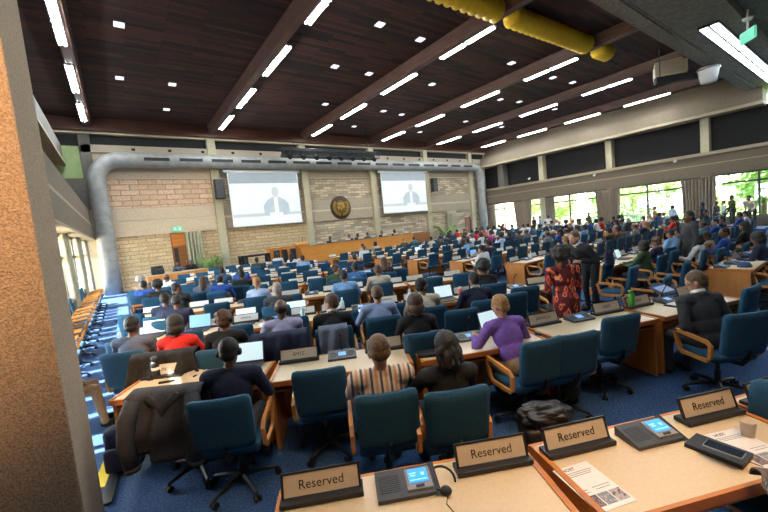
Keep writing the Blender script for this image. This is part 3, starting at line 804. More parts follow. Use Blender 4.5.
def local(p, a, x, y, z=0):
    """a point x along the desk and y behind (-) or before (+) its far edge"""
    c, s = math.cos(a), math.sin(a); x *= KS; y *= KS
    return Vector((p.x + x*c + y*s, p.y - x*s + y*c, z))
PLT = {(2,1,0):'EMTZ', (2,1,1):'EMTZ', (2,2,0):'BELGIUM', (2,2,1):'', (2,3,0):'JAMAICA', (2,3,1):'UNEP', (2,4,0):'UNEP', (2,0,0):'UN', (3,3,1):'CHILE', (3,4,0):'UN HABITAT', (3,4,1):''}
rowL = {k: '%s angled row' % ORD[k-1] for k in range(1, 10)}
seatL = {}
occupied_plate = {(2,0,1)}
for k in range(1, 10):
    for i in range(NDESK[k]):
        p, a = left_desk(k, i)
        near = k <= 3; DESKS.append((p, a))
        (DK if near else DKF).put(p, -a, 'cream-topped desk with orange wood edge, %s, %s from the left aisle' % (rowL[k], ORD[i]), 'desks of the angled left block')
        for s, x in ((0, -.44), (1, .44)):
            q = local(p, a, x, -.115, DZ)
            if (k, i, s) in occupied_plate or (k > 4 and (k*7+i*3+s) % 9 == 0): continue
            lab = 'name card, %s from the camera, %s desk from left aisle, %s card' % (rowL[k], ORD[i], ORD[s])
            if k == 1:
                if 'r' not in PLATES: PLATES['r'] = plate_proto(1, 'Reserved', size=.062)
                PLATES['r'].put(q, -a, ['beige card reading Reserved beside the console with headset, leftmost of the four', 'beige card reading Reserved just right of the console with headset', 'beige card reading Reserved in front of the black leather bag', 'beige card reading Reserved beside the paper cup', 'beige card reading Reserved at the far right corner desk', 'beige card reading Reserved at the last rear desk'][i*2+s], 'Reserved cards on the rear desks')
            elif k <= 3:
                tx = PLT.get((k, i, s), ['CHILE','PERU','NORWAY','GHANA','FIJI','KENYA'][(i*2+s+k) % 6] if k == 3 else '')
                if tx not in PLATES: PLATES[tx] = plate_proto(1, tx or None, k == 3 or i == 0, .05)
                PLATES[tx].put(q, -a, lab, 'name cards of the angled left block')
            else:
                NPF.put(q, -a, lab, 'name cards of the angled left block')
        q = local(p, a, -.035 if k == 1 else 0, -.16, DZ)
        if not (k == 1 and i == 2) and not (k == 2 and i == 0):
            if k == 1: CO.put(q, -a, ['black console with a lit blue screen and headset on the rear desk', 'black console with a lit blue screen between two Reserved cards, beside the notebook'][i], 'consoles with blue screens')
            elif k <= 6: COM.put(q, -a, 'dark gooseneck microphone console, %s, %s desk from left aisle' % (rowL[k], ORD[i]), 'microphone consoles of the left block')
        for s, x in ((0, -.335), (1, .335)):
            seatL[(k, i, s)] = (local(p, a, x, -DD-.20), a)

# right block: straight rows facing the dais
rowR = {j: '%s straight row' % ORD[j] for j in range(9)}
seatR = {}
XS = [8.2, 18.0]
for j in range(9):
    Yj = (1.86+2.06*j)*KS
    for sct, xs in enumerate(XS):
        nd = [6, 5][sct]
        if j == 0: nd = [2, 0][sct]
        if j == 1: nd = [6, 1][sct]
        if j == 8 and sct == 0: continue
        for i in range(nd):
            x = (xs+DW/2+i*(DW+.012))*KS; p = Vector((x, Yj, 0))
            DESKS.append((p, 0))
            where = ['%s desk from middle aisle' % ORD[i], '%s desk of window section' % ORD[i]][sct]
            (DK if j < 3 and sct == 0 and i < 2 else DKF).put(p, 0, 'cream-topped desk with orange end panel, %s, %s' % (rowR[j], where), 'desks of the right block')
            if j > 0:
                for s, xx in ((0, -.44), (1, .44)):
                    if rnd.random() < .86 and (sct == 0 or i < 4):
                        NPF.put((x+xx, Yj-.115, DZ), 0, 'white name card in a holder, %s, %s, %s card' % (rowR[j], where, ORD[s]), 'name cards of the right block')
            if j <= 4 and sct == 0 and i < 4: COM.put((x, Yj-.2, DZ), 0, 'dark console with gooseneck microphone, %s, %s' % (rowR[j], where), 'microphone consoles of the right block')
            for s, xx in ((0, -.335), (1, .335)):
                seatR[(j, sct, i, s)] = Vector((x+xx*KS, Yj-DD*KS-.20, 0))
# ------------------------------------------------------------------ people
def V(*a): return np.array(a, float)
def rotm(yaw=0, pitch=0, roll=0):
    return np.array(Matrix.Rotation(yaw, 3, 'Z') @ Matrix.Rotation(-pitch, 3, 'X') @ Matrix.Rotation(roll, 3, 'Y'))
def cap_mesh(bm, p, q, r1, r2, n=12):
    p, q = Vector(p), Vector(q); ax = q-p; L = ax.length
    if L < 1e-5: ax = Vector((0,0,1))
    ax.normalize(); u = ax.orthogonal().normalized(); w = ax.cross(u)
    rings = []
    prof = [(-r1*math.cos(a), r1*math.sin(a)) for a in (.35, .8, 1.2)] + [(0, r1), (L, r2)] + [(L+r2*math.cos(a), r2*math.sin(a)) for a in (1.2, .8, .35)]
    a0 = bm.verts.new(p-ax*r1); a1 = bm.verts.new(q+ax*r2)
    for z, r in prof: rings.append([bm.verts.new(p+ax*z+u*(r*math.cos(2*PI*k/n))+w*(r*math.sin(2*PI*k/n))) for k in range(n)])
    for k in range(n): bm.faces.new((a0, rings[0][(k+1) % n], rings[0][k])); bm.faces.new((a1, rings[-1][k], rings[-1][(k+1) % n]))
    for A, B in zip(rings, rings[1:]):
        for k in range(n): bm.faces.new((A[k], A[(k+1) % n], B[(k+1) % n], B[k]))
def remeshed(prims, voxel, name, smooth=3, ntag=5, jitter=0):
    bm = bmesh.new()
    for pr in prims:
        if pr[0] == 'cap': cap_mesh(bm, *pr[1:5])
        else:
            c, s, R = pr[1:4]
            mtx = Matrix.Translation(Vector(c)) @ Matrix([list(r) for r in R]).to_4x4() @ Matrix.Diagonal((*s, 1))
            bmesh.ops.create_uvsphere(bm, u_segments=18, v_segments=12, radius=1, matrix=mtx)
    bmesh.ops.recalc_face_normals(bm, faces=bm.faces)
    me = D.meshes.new('tmp'); bm.to_mesh(me); bm.free()
    o = D.objects.new('tmp', me); C.objects.link(o)
    m = o.modifiers.new('r', 'REMESH'); m.mode = 'VOXEL'; m.voxel_size = voxel
    if smooth:
        s = o.modifiers.new('s', 'SMOOTH'); s.factor = .5; s.iterations = smooth
    out = D.meshes.new_from_object(o.evaluated_get(bpy.context.evaluated_depsgraph_get()))
    D.objects.remove(o); D.meshes.remove(me); out.name = name
    nf = len(out.polygons); cen = np.empty(nf*3); out.polygons.foreach_get('center', cen); cen = cen.reshape(-1, 3)
    best = np.full(nf, 1e9); tg = np.zeros(nf, int)
    for pr in prims:
        if pr[0] == 'cap':
            p, q, r1, r2, t = np.array(pr[1], float), np.array(pr[2], float), pr[3], pr[4], pr[5]
            d = q-p; L2 = max(1e-9, d@d); h = np.clip(((cen-p)@d)/L2, 0, 1)
            dist = np.linalg.norm(cen-p-h[:, None]*d, axis=1)-(r1+(r2-r1)*h)
        else:
            c, s, R, t = np.array(pr[1], float), np.array(pr[2], float), np.array(pr[3], float), pr[4]
            l = ((cen-c)@R)/s; k = np.linalg.norm(l, axis=1); dist = (k-1)*np.linalg.norm((cen-c), axis=1)/np.maximum(k, 1e-6)
        b = dist < best; best[b] = dist[b]; tg[b] = t
    out.polygons.foreach_set('material_index', tg.astype(np.int32)); out.polygons.foreach_set('use_smooth', [True]*nf)
    return out
I3 = np.eye(3)
SK, TOP, BOT, SHOE, LIP = range(5)
ARMS = {'desk': ((.275,.17,.79), (.13,.43,.805)), 'wide': ((.31,.20,.80), (.20,.47,.805)), 'lap': ((.265,.0,.74), (.10,.27,.64)), 'chin': ((.21,.30,.80), (.05,.27,1.04)),
        'ear': ((.30,.22,.87), (.115,.06,1.16)), 'rest': ((.29,-.04,.74), (.29,.20,.72)), 'thigh': ((.28,.02,.78), (.20,.30,.60)),
        'side': ((.255,-.03,1.12), (.245,.07,.87)), 'clasp': ((.27,.10,1.06), (.04,.30,1.03)), 'hip': ((.30,-.06,1.12), (.19,.10,.95)), 'reach': ((.27,.26,1.02), (.20,.48,.92)), 'hold': ((.255,.02,1.10), (.16,.26,1.05))}
def hand(prims, wr, el, side, fine):
    d = wr-el; d = d/np.linalg.norm(d)
    up = V(0,0,1) if abs(d[2]) < .85 else V(0,1,0)
    x = np.cross(d, up); x /= np.linalg.norm(x); n = np.cross(x, d)
    R = np.stack([x, d, n], 1)
    if not fine:
        prims.append(('ell', wr+d*.075, (.038,.08,.024), R, SK)); return
    prims.append(('ell', wr+d*.045, (.040,.055,.018), R, SK))
    for k, (ox, L) in enumerate(((-.033,.070), (-.011,.082), (.011,.078), (.033,.060))):
        a = wr+d*.08+x*ox; b = a+d*L*.5+x*ox*.2-n*.004; c = b+d*L*.45-n*.018+x*ox*.1
        prims += [('cap', a, b, .0095, .0085, SK), ('cap', b, c, .0085, .0075, SK)]
    tx = -side*x if True else x
    a = wr+d*.025+tx*.028; b = a+d*.035+tx*.026-n*.005; prims += [('cap', a, b, .012, .0105, SK), ('cap', b, b+d*.034+tx*.006-n*.004, .0105, .009, SK)]
def head_prims(c, R, fine):
    HSC = 1.08
    def E(o, s, t=SK): return ('ell', c+R@(V(*o)*HSC), tuple(q*HSC for q in s), R, t)
    P = [E((0,-.008,.022), (.076,.095,.098)), E((0,.022,-.04), (.060,.070,.078)), E((0,.055,-.09), (.032,.030,.024)), E((0,.062,.018), (.054,.030,.03)),
         E((.078,-.004,-.012), (.011,.02,.032)), E((-.078,-.004,-.012), (.011,.02,.032))]
    P += [('cap', c+R@V(0,.093,.009), c+R@V(0,.115,-.032), .011, .017, SK)]
    if fine: P += [E((0,.086,-.066), (.026,.012,.009), LIP)]
    return P
def figure(pose, voxel):
    """returns prims, head centre, head rotation. pose: stand, lean, twist, head(yaw,pitch), arms(L,R), sleeve, slim, dress"""
    st = pose.get('stand'); lean = pose.get('lean', .12); side = pose.get('side', 0); sl = pose.get('slim', 1.0); fine = voxel < .012
    hz = .94 if st else .575
    H = V(0, -.04, hz); s = V(math.sin(side), math.sin(lean), math.cos(lean)*math.cos(side)); s /= np.linalg.norm(s)
    Rt = rotm(pose.get('twist', 0), lean*1.0, side)
    S = H+s*.455; Nk = H+s*.505
    l2 = lean*.45 + pose.get('crane', 0); s2 = V(math.sin(side)*.5, math.sin(l2), math.cos(l2))
    hc = Nk+s2*.160
    hy, hp = pose.get('head', (0, .1))
    Rh = rotm(hy, hp, side*.6+pose.get('tilt', 0))
    P = [('ell', H+V(0,0,.0), (.168*sl,.125,.13), I3, BOT), ('ell', H+s*.16, (.165*sl,.122,.16), Rt, TOP), ('ell', H+s*.33, (.185*sl,.125,.19), Rt, TOP)]
    shx = .200*sl; arms = pose.get('arms', ('desk', 'desk'))
    P += [('cap', Nk-s*.02, hc-s2*.06+V(0,-.01,0), .055*sl**.5, .048, SK)]
    for sd, am in ((-1, arms[0]), (1, arms[1])):
        sh = S+Rt@V(sd*shx, 0, 0)
        P += [('cap', S+Rt@V(sd*.08,0,-.01), sh, .086, .076*sl, TOP), ('cap', Nk+Rt@V(sd*.02,-.01,-.02), S+Rt@V(sd*.13,-.01,.012), .058, .070, TOP)]
        el, wr = am if isinstance(am, tuple) else ARMS[am]
        el, wr = V(*el)*V(sd,1,1), V(*wr)*V(sd,1,1)
        if pose.get('abs') is None:
            u = el-sh; el = sh+u/np.linalg.norm(u)*.29
            u = wr-el; wr = el+u/np.linalg.norm(u)*.26
            if not st and am in ('desk', 'wide') : wr[2] = max(wr[2], .79); el[2] = max(el[2], .70)
        sv = pose.get('sleeve', 1)
        P += [('cap', sh, el, .068*sl, .052, TOP)]
        if sv == 1: P += [('cap', el, wr-(wr-el)*.06, .051, .040, TOP), ('cap', el, wr, .036, .028, SK)]
        else: P += [('cap', el, wr, .041, .029, SK)]
        hand(P, wr, el, sd, fine)
    for sd in (-1, 1):
        hip = H+V(sd*.09,.02,-.03)
        if st:
            sp = pose.get('step', 0)*sd
            kn, an = V(sd*.105, .02+sp*.5, .50), V(sd*.11, -.03+sp, .09)
        else:
            kn, an = V(sd*pose.get('knee', .13), .40, .535), V(sd*.125, .40+pose.get('foot', .02), .09)
        P += [('cap', hip, kn, .088, .062, BOT), ('cap', kn, an, .060, .043, BOT)]
        P += [('ell', an+V(0,.065,-.045), (.045,.125,.042), I3, SHOE)]
    if pose.get('dress'):
        P += [('cap', H, H+V(0,0,-.30), .19, .20, TOP), ('cap', H+V(0,0,-.25), H+V(0,0,-.42), .20, .20, TOP)]
    P += head_prims(hc, Rh, fine)
    NECK[0] = (Nk, s2)
    return P, hc, Rh
NECK = [None]
def hair_prims(style, c, R, seed=1):
    r = random.Random(seed)
    HSC = 1.09
    def E(o, s): return ('ell', c+R@(V(*o)*HSC), tuple(q*HSC for q in s), R, 0)
    if style == 'short': return [E((0,-.020,.036), (.083,.096,.093)), E((0,-.052,-.015), (.074,.055,.06))]
    if style == 'crop': return [E((0,-.016,.032), (.080,.095,.094)), E((0,-.05,-.02), (.070,.05,.055))]
    if style == 'balding': return [E((0,-.052,-.008), (.079,.055,.058)), E((.062,-.02,.005), (.022,.05,.045)), E((-.062,-.02,.005), (.022,.05,.045))]
    if style == 'wavy': return [E((0,-.020,.038), (.086,.10,.096))]+[E((.07*math.cos(a), -.02+.075*math.sin(a), .045+r.uniform(-.03,.05)), (.032,.032,.032)) for a in [k*.63 for k in range(10)]]+[E((0,-.058,-.03), (.070,.05,.06))]
    if style == 'afro': return [E((0,-.03,.05), (.125,.125,.12))]+[E((.10*math.cos(a)*math.cos(b), -.03+.10*math.sin(a)*math.cos(b), .05+.10*math.sin(b)), (.04,.04,.04)) for a in [k*.7 for k in range(9)] for b in (-.3, .5, 1.1) if not (math.sin(a) > .5 and b < 0)]
    if style == 'long': return [E((0,-.024,.034), (.088,.10,.098)), ('cap', c+R@V(0,-.07,-.02), c+R@V(0,-.085,-.22), .080, .062, 0), ('cap', c+R@V(.055,-.04,-.02), c+R@V(.065,-.04,-.18), .04, .035, 0), ('cap', c+R@V(-.055,-.04,-.02), c+R@V(-.065,-.04,-.18), .04, .035, 0)]
    if style == 'ponytail': return [E((0,-.020,.034), (.082,.098,.094)), E((0,-.115,.03), (.03,.035,.03)), ('cap', c+R@V(0,-.125,.02), c+R@V(0,-.14,-.16), .032, .014, 0)]
    if style == 'bob': return [E((0,-.024,.032), (.092,.105,.10)), E((0,-.05,-.05), (.092,.07,.075)), E((.066,-.01,-.04), (.03,.05,.06)), E((-.066,-.01,-.04), (.03,.05,.06))]
    if style == 'dreads':
        P = [E((0,-.02,.036), (.086,.10,.096))]
        for k in range(26):
            a = -PI*.98+k/25*PI*.96; x, y = .085*math.cos(a), -.02+.095*math.sin(a); top = r.uniform(-.01,.06); L = r.uniform(.07,.13)
            P += [('cap', c+R@V(x*.9, y*.9, top), c+R@V(x*1.12, y*1.12-.01, top-L*.5), .013, .013, 0), ('cap', c+R@V(x*1.12, y*1.12-.01, top-L*.5), c+R@V(x*1.05+r.uniform(-.02,.02), y*1.08-.01, top-L), .013, .009, 0)]
        return P
    if style == 'bun': return [E((0,-.020,.034), (.082,.098,.094)), E((0,-.105,.075), (.05,.05,.05))]
    if style == 'cap': return [E((0,-.012,.05), (.084,.10,.075)), ('cap', c+R@V(-.03,.09,.03), c+R@V(.03,.09,.03), .018, .018, 0), ('cap', c+R@V(-.02,.125,.02), c+R@V(.02,.125,.02), .012, .012, 0)]
    return []
POSES, BODY, HAIR, NECKS = {}, {}, {}, {}
def body_mesh(key, pose, voxel):
    if key not in BODY:
        P, hc, Rh = figure(pose, voxel); me = remeshed(P, voxel, 'person', 3 if voxel < .012 else 2)
        for _ in range(5): me.materials.append(MT['skin_d'])
        BODY[key] = (me, hc, Rh); NECKS[key] = NECK[0]
    return BODY[key]
def make_person(key, pose, voxel, loc, rz, label, skin='skin_d', top='navy', bottom='charcoal', shoes='black', hair='short', hairc='hair_k', group=None, extras=(), scale=PS):
    me, hc, Rh = body_mesh(key, pose, voxel)
    o = obj('person', me, None, loc, rz); o.scale = (scale,)*3
    tag(o, label, 'person', group)
    for i, m in enumerate((MT[skin], CL[top], CL[bottom], CL[shoes], MT['lips'])):
        o.material_slots[i].link = 'OBJECT'; o.material_slots[i].material = m
    if hair:
        hk = (key, hair)
        if hk not in HAIR:
            HAIR[hk] = remeshed(hair_prims(hair, hc, Rh), .008 if voxel < .012 else .016, 'hair', 1); HAIR[hk].materials.append(MT['hair_k'])
        h = obj('hair', HAIR[hk], o); h.material_slots[0].link = 'OBJECT'; h.material_slots[0].material = MT[hairc]
    c, R = Vector(hc), Matrix([list(r) for r in Rh])
    if voxel < .012:
        for sd in (-1, 1):
            e = MB(); e.lathe([(0,-.011),(.009,-.006),(.0115,0),(.009,.006),(0,.011)], c+R @ Vector((sd*.033,.0895,.003)), 10)
            w = e.build('eye', MT['white'], o, True)
            MB().lathe([(0,-.002),(.0055,0),(0,.003)], c+R @ Vector((sd*.033,.101,.003)), 8, mat=R @ Matrix.Rotation(-PI/2, 3, 'X')).build('iris', MT['black'], w, True)
            MB().tube([c+R @ Vector((sd*.019,.102,.024)), c+R @ Vector((sd*.034,.101,.028)), c+R @ Vector((sd*.049,.091,.023))], [.003,.0045,.002], 6).build('eyebrow', MT[hairc], o, True)
    if 'headset' in extras:
        pts = [c+R @ Vector((.088*math.cos(a), -.005, .012+.112*math.sin(a))) for a in [k*PI/10 for k in range(11)]]
        hs = MB().tube(pts, .007, 6).build('headset_band', MT['black'], o, True)
        for sd in (-1, 1): MB().lathe([(0,-.014),(.03,-.012),(.034,0),(.03,.012),(0,.014)], c+R @ Vector((sd*.092,-.003,-.008)), 14, mat=Matrix.Rotation(PI/2, 3, 'Y')).build('earpad', MT['black'], hs, True)
    if 'collar' in extras:
        nk, ns = NECKS[key]; n0 = Vector(nk)+Vector(ns)*.038
        pts = [n0+Vector((.066*math.cos(a), .062*math.sin(a)-.004, .010-.028*math.sin(a))) for a in [k*PI/9 for k in range(18)]]
        MB().tube(pts, .014, 6, True, sq=(1.6,.5)).build('shirt_collar', MT['white'], o, True)
    if 'beard' in extras:
        b = remeshed([('ell', np.array(c)+Rh@V(0,.045,-.075), (.058,.052,.045), Rh, 0), ('ell', np.array(c)+Rh@V(.05,.015,-.05), (.016,.03,.045), Rh, 0), ('ell', np.array(c)+Rh@V(-.05,.015,-.05), (.016,.03,.045), Rh, 0)], .008, 'beard', 1); b.materials.append(MT[hairc]); obj('beard', b, o)
    if 'glasses' in extras:
        g = MB()
        for sd in (-1, 1):
            g.tube([c+R @ Vector((sd*.033+.021*math.cos(a), .098, .002+.016*math.sin(a))) for a in [k*PI/6 for k in range(12)]], .0022, 5, True)
            g.tube([c+R @ Vector((sd*.055,.096,.004)), c+R @ Vector((sd*.082,.02,.006)), c+R @ Vector((sd*.084,-.01,-.004))], .002, 5)
        g.build('spectacles', MT['black'], o)
    return o
def head_local(key, pose, voxel):
    me, hc, Rh = body_mesh(key, pose, voxel); return Vector(hc)
def person_px(px, py, rz, label, pose, voxel=.0095, scale=PS, z0=0, **kw):
    key = 'u%d_%d' % (px, py); h = head_local(key, pose, voxel)*scale
    w = at(px, py, h.z+z0); r = Matrix.Rotation(rz, 3, 'Z') @ Vector((h.x, h.y, 0))
    loc = Vector((w.x-r.x, w.y-r.y, z0))
    return make_person(key, pose, voxel, loc, rz, label, scale=scale, **kw), loc
# ------------------------------------------------------------------ chairs, people and things, placed
def heading(p, k=None):
    return math.atan2(ACX*KS-p.x, ACY*KS-p.y) if p.y < 4.3-.45*p.x else TH
n_ch = [0]
def put_chair(loc, rz, label, near=True, group='blue swivel armchairs'):
    n_ch[0] += 1
    return (CH if near else CHF).put((loc[0], loc[1], 0), rz, label, group)
def chair_px(px, py, label, rz=None, z=.91, near=True):
    q = at(px, py, z); a = heading(q) if rz is None else -rz
    loc = q + Vector((math.sin(a), math.cos(a), 0))*.32
    return put_chair(loc, -a, label, near), loc, a
taken = []
def P(px, py, label, lean=.15, head=(0,.15), arms=('desk','desk'), yaw=0, chair=True, dy=0, voxel=.0095, **kw):
    pose = dict(lean=lean, head=head, arms=arms)
    for k in ('sleeve', 'slim', 'twist', 'side', 'tilt', 'crane', 'knee', 'foot'):
        if k in kw: pose[k] = kw.pop(k)
    q = at(px, py, 1.2); a = heading(q)-yaw
    o, loc = person_px(px, py, -a, label, pose, voxel, **kw)
    if chair:
        cl = loc - Vector((math.sin(a), math.cos(a), 0))*dy
        put_chair(cl, -a, 'blue armchair under the ' + label.replace('person in ', 'person in ').split(' at ')[0].split(' with ')[0].split(',')[0], True)
    taken.append(loc)
    return o, loc, a
def drape(loc, a, label, mat, w=.62, back=.5, front=.25, seed=1, top=.925, name='jacket'):
    r = random.Random(seed); ph = [r.uniform(0, 6) for _ in range(5)]
    tot = back+front+.1
    def fn(u, v):
        s = v*tot; x = (u-.5)*w
        if s < back: d = back-s; y, z = -.375-.03*d, top-d
        elif s < back+.1: t = (s-back)/.1; y, z = -.375+.15*t, top+.02*math.sin(PI*t)
        else: d = s-back-.1; y, z = -.235+.06*d, top-d
        if s < back: y -= .045*(1+math.sin(x*24+ph[0]+d*3))*min(1, d*3+.15)+.014*(1+math.sin(x*47+ph[1]+d*6))+.02*(1+math.sin(d*17+x*6+ph[4]))*min(1, d*4); x *= 1+.10*d+.05*math.sin(d*9+ph[2]); z += .03*math.sin(x*9+ph[3])*min(1, d*2)
        return (x, y, z)
    o = MB().grid(fn, 26, 26, .012).build(name, CL[mat], None, False, (loc[0], loc[1], 0), -a)
    if back > .45:
        for s in (-1, 1):
            x = s*w*.40
            sv = MB().tube([(x, -.40, top-.03), (x*1.12, -.47, top-.16), (x*1.18, -.50, top-.34), (x*1.08, -.50, top-.52)], [.055, .066, .060, .050], 10)
            sv.tube([(x*1.08, -.50, top-.50), (x*1.07, -.50, top-.535)], [.056, .054], 10).build('sleeve', CL[mat], o, True)
        MB().tube([(-w*.22, -.405, top-.01), (-.02, -.43, top-.10), (0, -.44, top-.16), (.02, -.43, top-.10), (w*.22, -.405, top-.01)], .026, 6, sq=(1.5,.6)).build('lapel', CL[mat], o, True)
    return tag(o, label, name)

# --- row of desk users nearest the camera (second row)
_, l1, a1 = P(229, 352, 'person in navy jacket with black hair and headset, second from corner desk', lean=.20, head=(.1,.25), yaw=.05, dy=.0, skin='skin_d', top='navy', hair='crop', extras=('headset',))
_, l2, a2 = P(379, 351, 'person in orange striped shirt with greying brown hair, back to camera', lean=-.08, head=(.05,.30), dy=-.05, skin='skin_l', top='striped', bottom='denim', hair='short', hairc='hair_g')
_, l3, a3 = P(446, 348, 'person in black top with short dreadlocks, back to camera', lean=-.10, head=(.1,.2), dy=-.06, skin='skin_d', top='black', bottom='black', hair='dreads', slim=.9)
_, l4, a4 = P(500, 306, 'person in purple shirt with short blond hair leaning over a laptop', lean=.42, head=(.25,.35), arms=('wide','wide'), yaw=.12, dy=.12, skin='skin_l', top='purple', bottom='khaki', hair='crop', hairc='hair_y', slim=.96)
_, l5, a5 = P(696, 282, 'person in dark suit with short fair hair looking down at desk', lean=.30, head=(.75,.40), arms=('lap','thigh'), yaw=-.22, dy=.10, skin='skin_l', top='charcoal', bottom='charcoal', hair='crop', hairc='hair_g', extras=('collar','glasses'))
chair_px(318, 369, 'empty blue armchair pushed up to the desk with card reading EMTZ')
chair_px(577, 333, 'empty blue armchair right of the person in purple shirt, facing the JAMAICA card')
chair_px(622, 315, 'empty blue armchair before the divider near the green bottle')
# jacket-draped chair at the left end, bag on the floor behind it
_, lj, aj = chair_px(168, 391, 'armchair almost hidden under a dark grey jacket at left desk corner')
drape(lj, aj, 'dark grey jacket draped over the chair at the left corner desk', 'charcoal', .56, .50, .25, 3)
q = at(127, 468, 0)
bp = thing('backpack', 'navy and black backpack standing on carpet beside the jacket-draped chair', 'backpack', q, -.5)
MB().box((0, 0, .22), (.28, .17, .42), bev=.06).build('main_body', CL['navy'], bp, True)
MB().box((0, -.11, .15), (.22, .07, .22), bev=.03).build('front_pocket', CL['navy'], bp, True)
for s in (-1, 1): MB().tube([(s*.08, .08, .40), (s*.09, .16, .30), (s*.09, .15, .14), (s*.08, .08, .05)], .016, 4, sq=(1.8,.5)).build('shoulder_strap', MT['black'], bp)
MB().tube([(-.04, .0, .42), (-.03, 0, .47), (.03, 0, .47), (.04, 0, .42)], .008, 6).build('top_handle', MT['black'], bp)
q = at(568, 398, 0)
bg = thing('shoulder_bag', 'slouched black bag on carpet under the chair beside purple shirt', 'bag', q, .4)
def blob(w, d, h, seed):
    b = bmesh.new(); bmesh.ops.create_icosphere(b, subdivisions=4, radius=1)
    for v in b.verts:
        n = noise.noise(v.co*1.7+Vector((seed, 0, 0)))*.22; c = v.co*(1+n); v.co = Vector((c.x*w, c.y*d, max(-.95, c.z)*h+h*.95))
    m = MB(); m.bm.free(); m.bm = b; return m
blob(.22, .13, .14, 2).build('bag_body', CL['black'], bg, True)
MB().tube([(-.15, 0, .2), (-.1, .05, .33), (.1, .05, .33), (.15, 0, .2)], .014, 6).build('bag_strap', MT['black'], bg)
# --- third row
P(132, 326, 'person in slate grey jacket with short dark hair at the left end of third row', lean=.18, head=(.1,.25), dy=-.06, skin='skin_d', top='slate', bottom='brown', hair='crop')
o, lr, ar = P(176, 325, 'person in bright red top with black jacket over chair back', lean=.15, head=(.05,.25), skin='skin_d', top='red', hair='bob', slim=.9)
drape(lr, ar, 'black jacket draped over the chair of the person in red top', 'black', .66, .40, .1, 5)
P(224, 320, 'person in black top with brown wavy hair and headset, facing a pale laptop', lean=.2, head=(-.05,.2), skin='skin_m', top='black', hair='wavy', hairc='hair_b', extras=('headset',), slim=.92)
o, lr, ar = P(281, 309, 'person in lavender shirt with shaved head, hand raised to face', lean=.22, head=(.05,.3), arms=('ear','chin'), skin='skin_d', top='lavender', hair='balding', hairc='hair_k')
drape(lr, ar, 'dark coat draped over the chair of the person in lavender shirt', 'navy', .64, .42, .1, 8)
o, lr, ar = P(331, 303, 'person in black suit with brown hair turned to look left', lean=.12, head=(.9,.15), skin='skin_l', top='black', hair='short', hairc='hair_b', extras=('collar',))
drape(lr+Vector((-.02,-.02,0)), ar, 'folded grey coat hung over the chair of the person in black suit', 'slate', .34, .30, .1, 4)
P(377, 294, 'person in pale blue striped shirt with short grey-brown hair', lean=.2, head=(0,.25), arms=('wide','wide'), skin='skin_l', top='bluecheck', bottom='denim', hair='crop', hairc='hair_g')
P(415, 304, 'person in black top with dark bobbed hair leaning on elbow', lean=.15, head=(.1,.25), arms=('chin','desk'), dy=.0, skin='skin_m', top='black', hair='bob', hairc='hair_b', slim=.9)
P(422, 286, 'person in cream shirt with dark beard and headset looking to the right', lean=.15, head=(-1.0,.1), arms=('desk','desk'), skin='skin_m', top='cream', hair='short', extras=('beard','headset'))
P(474, 280, 'person in navy suit with black hair and pale collar near red bottle', lean=.25, head=(.05,.3), skin='skin_m', top='navy', hair='crop', extras=('collar',))
chair_px(462, 309, 'empty teal-blue armchair left of the purple shirt, behind a dark console')
chair_px(513, 293, 'empty blue armchair just beyond the blond head of the purple shirt')
# --- fourth row and beyond in the left block
L4 = dict(voxel=.013)
for (x, y, lab, kw) in (
    (165, 299, 'person in navy blazer with black hair, left of two sitting close together', dict(top='navy', hair='crop')),
    (177, 302, 'person in dark blue jacket leaning low, right of two sitting close together', dict(top='navy', hair='short', lean=.4, head=(0,.6))),
    (177, 288, 'person in dark jacket turned right towards a neighbour', dict(top='black', hair='short', head=(-.9,.1))),
    (158, 286, 'person in black jacket with rounded dark hair in far left rows', dict(top='black', hair='afro')),
    (144, 285, 'small person in royal blue at the left aisle end, farthest left', dict(top='royal', hair='crop')),
    (203, 281, 'person in white top with long brown hair in far left rows', dict(top='slate', hair='long', hairc='hair_b', skin='skin_m')),
    (220, 280, 'person in bright blue jacket with black hair and pale collar', dict(top='royal', hair='crop', skin='skin_m', extras=('collar',))),
    (257, 283, 'person in white shirt with blond-brown ponytail, back to camera', dict(top='paleblue', hair='ponytail', hairc='hair_y', skin='skin_l', slim=.9)),
    (277, 289, 'person in dark green-grey jacket with grey hair sitting before lavender shirt', dict(top='charcoal', hair='crop', hairc='hair_w', skin='skin_m')),
    (344, 276, 'person in light blue shirt with black hair in fourth row', dict(top='skyblue', hair='short', lean=.3, arms=('wide','wide'), skin='skin_m')),
    (355, 267, 'person in blue dotted shirt with short black hair', dict(top='dots', hair='crop', lean=.25)),
    (336, 269, 'person in dark green jacket turned right beside the dotted shirt', dict(top='green', hair='short', head=(-.9,.1), skin='skin_l', hairc='hair_b')),
    (378, 270, 'person in cream jacket with cropped brown hair, back to camera', dict(top='cream', hair='crop', hairc='hair_b', skin='skin_m')),
    (384, 262, 'person in dark floral top with long brown hair beside cream jacket', dict(top='floral', hair='long', hairc='hair_b', skin='skin_m', slim=.9)),
    (483, 268, 'person in black with a large rounded black hairdo near the aisle', dict(top='black', hair='afro', slim=.95)),
    (222, 271, 'person in dark blue seated beyond the bright blue jacket', dict(top='denim', hair='crop')),
    (242, 275, 'person in black with dark hair among empty chairs', dict(top='black', hair='short'))):
    k4 = dict(L4); k4.update(skin='skin_d', lean=.2, head=(0,.2)); k4.update(kw)
    P(x, y, lab, **k4)
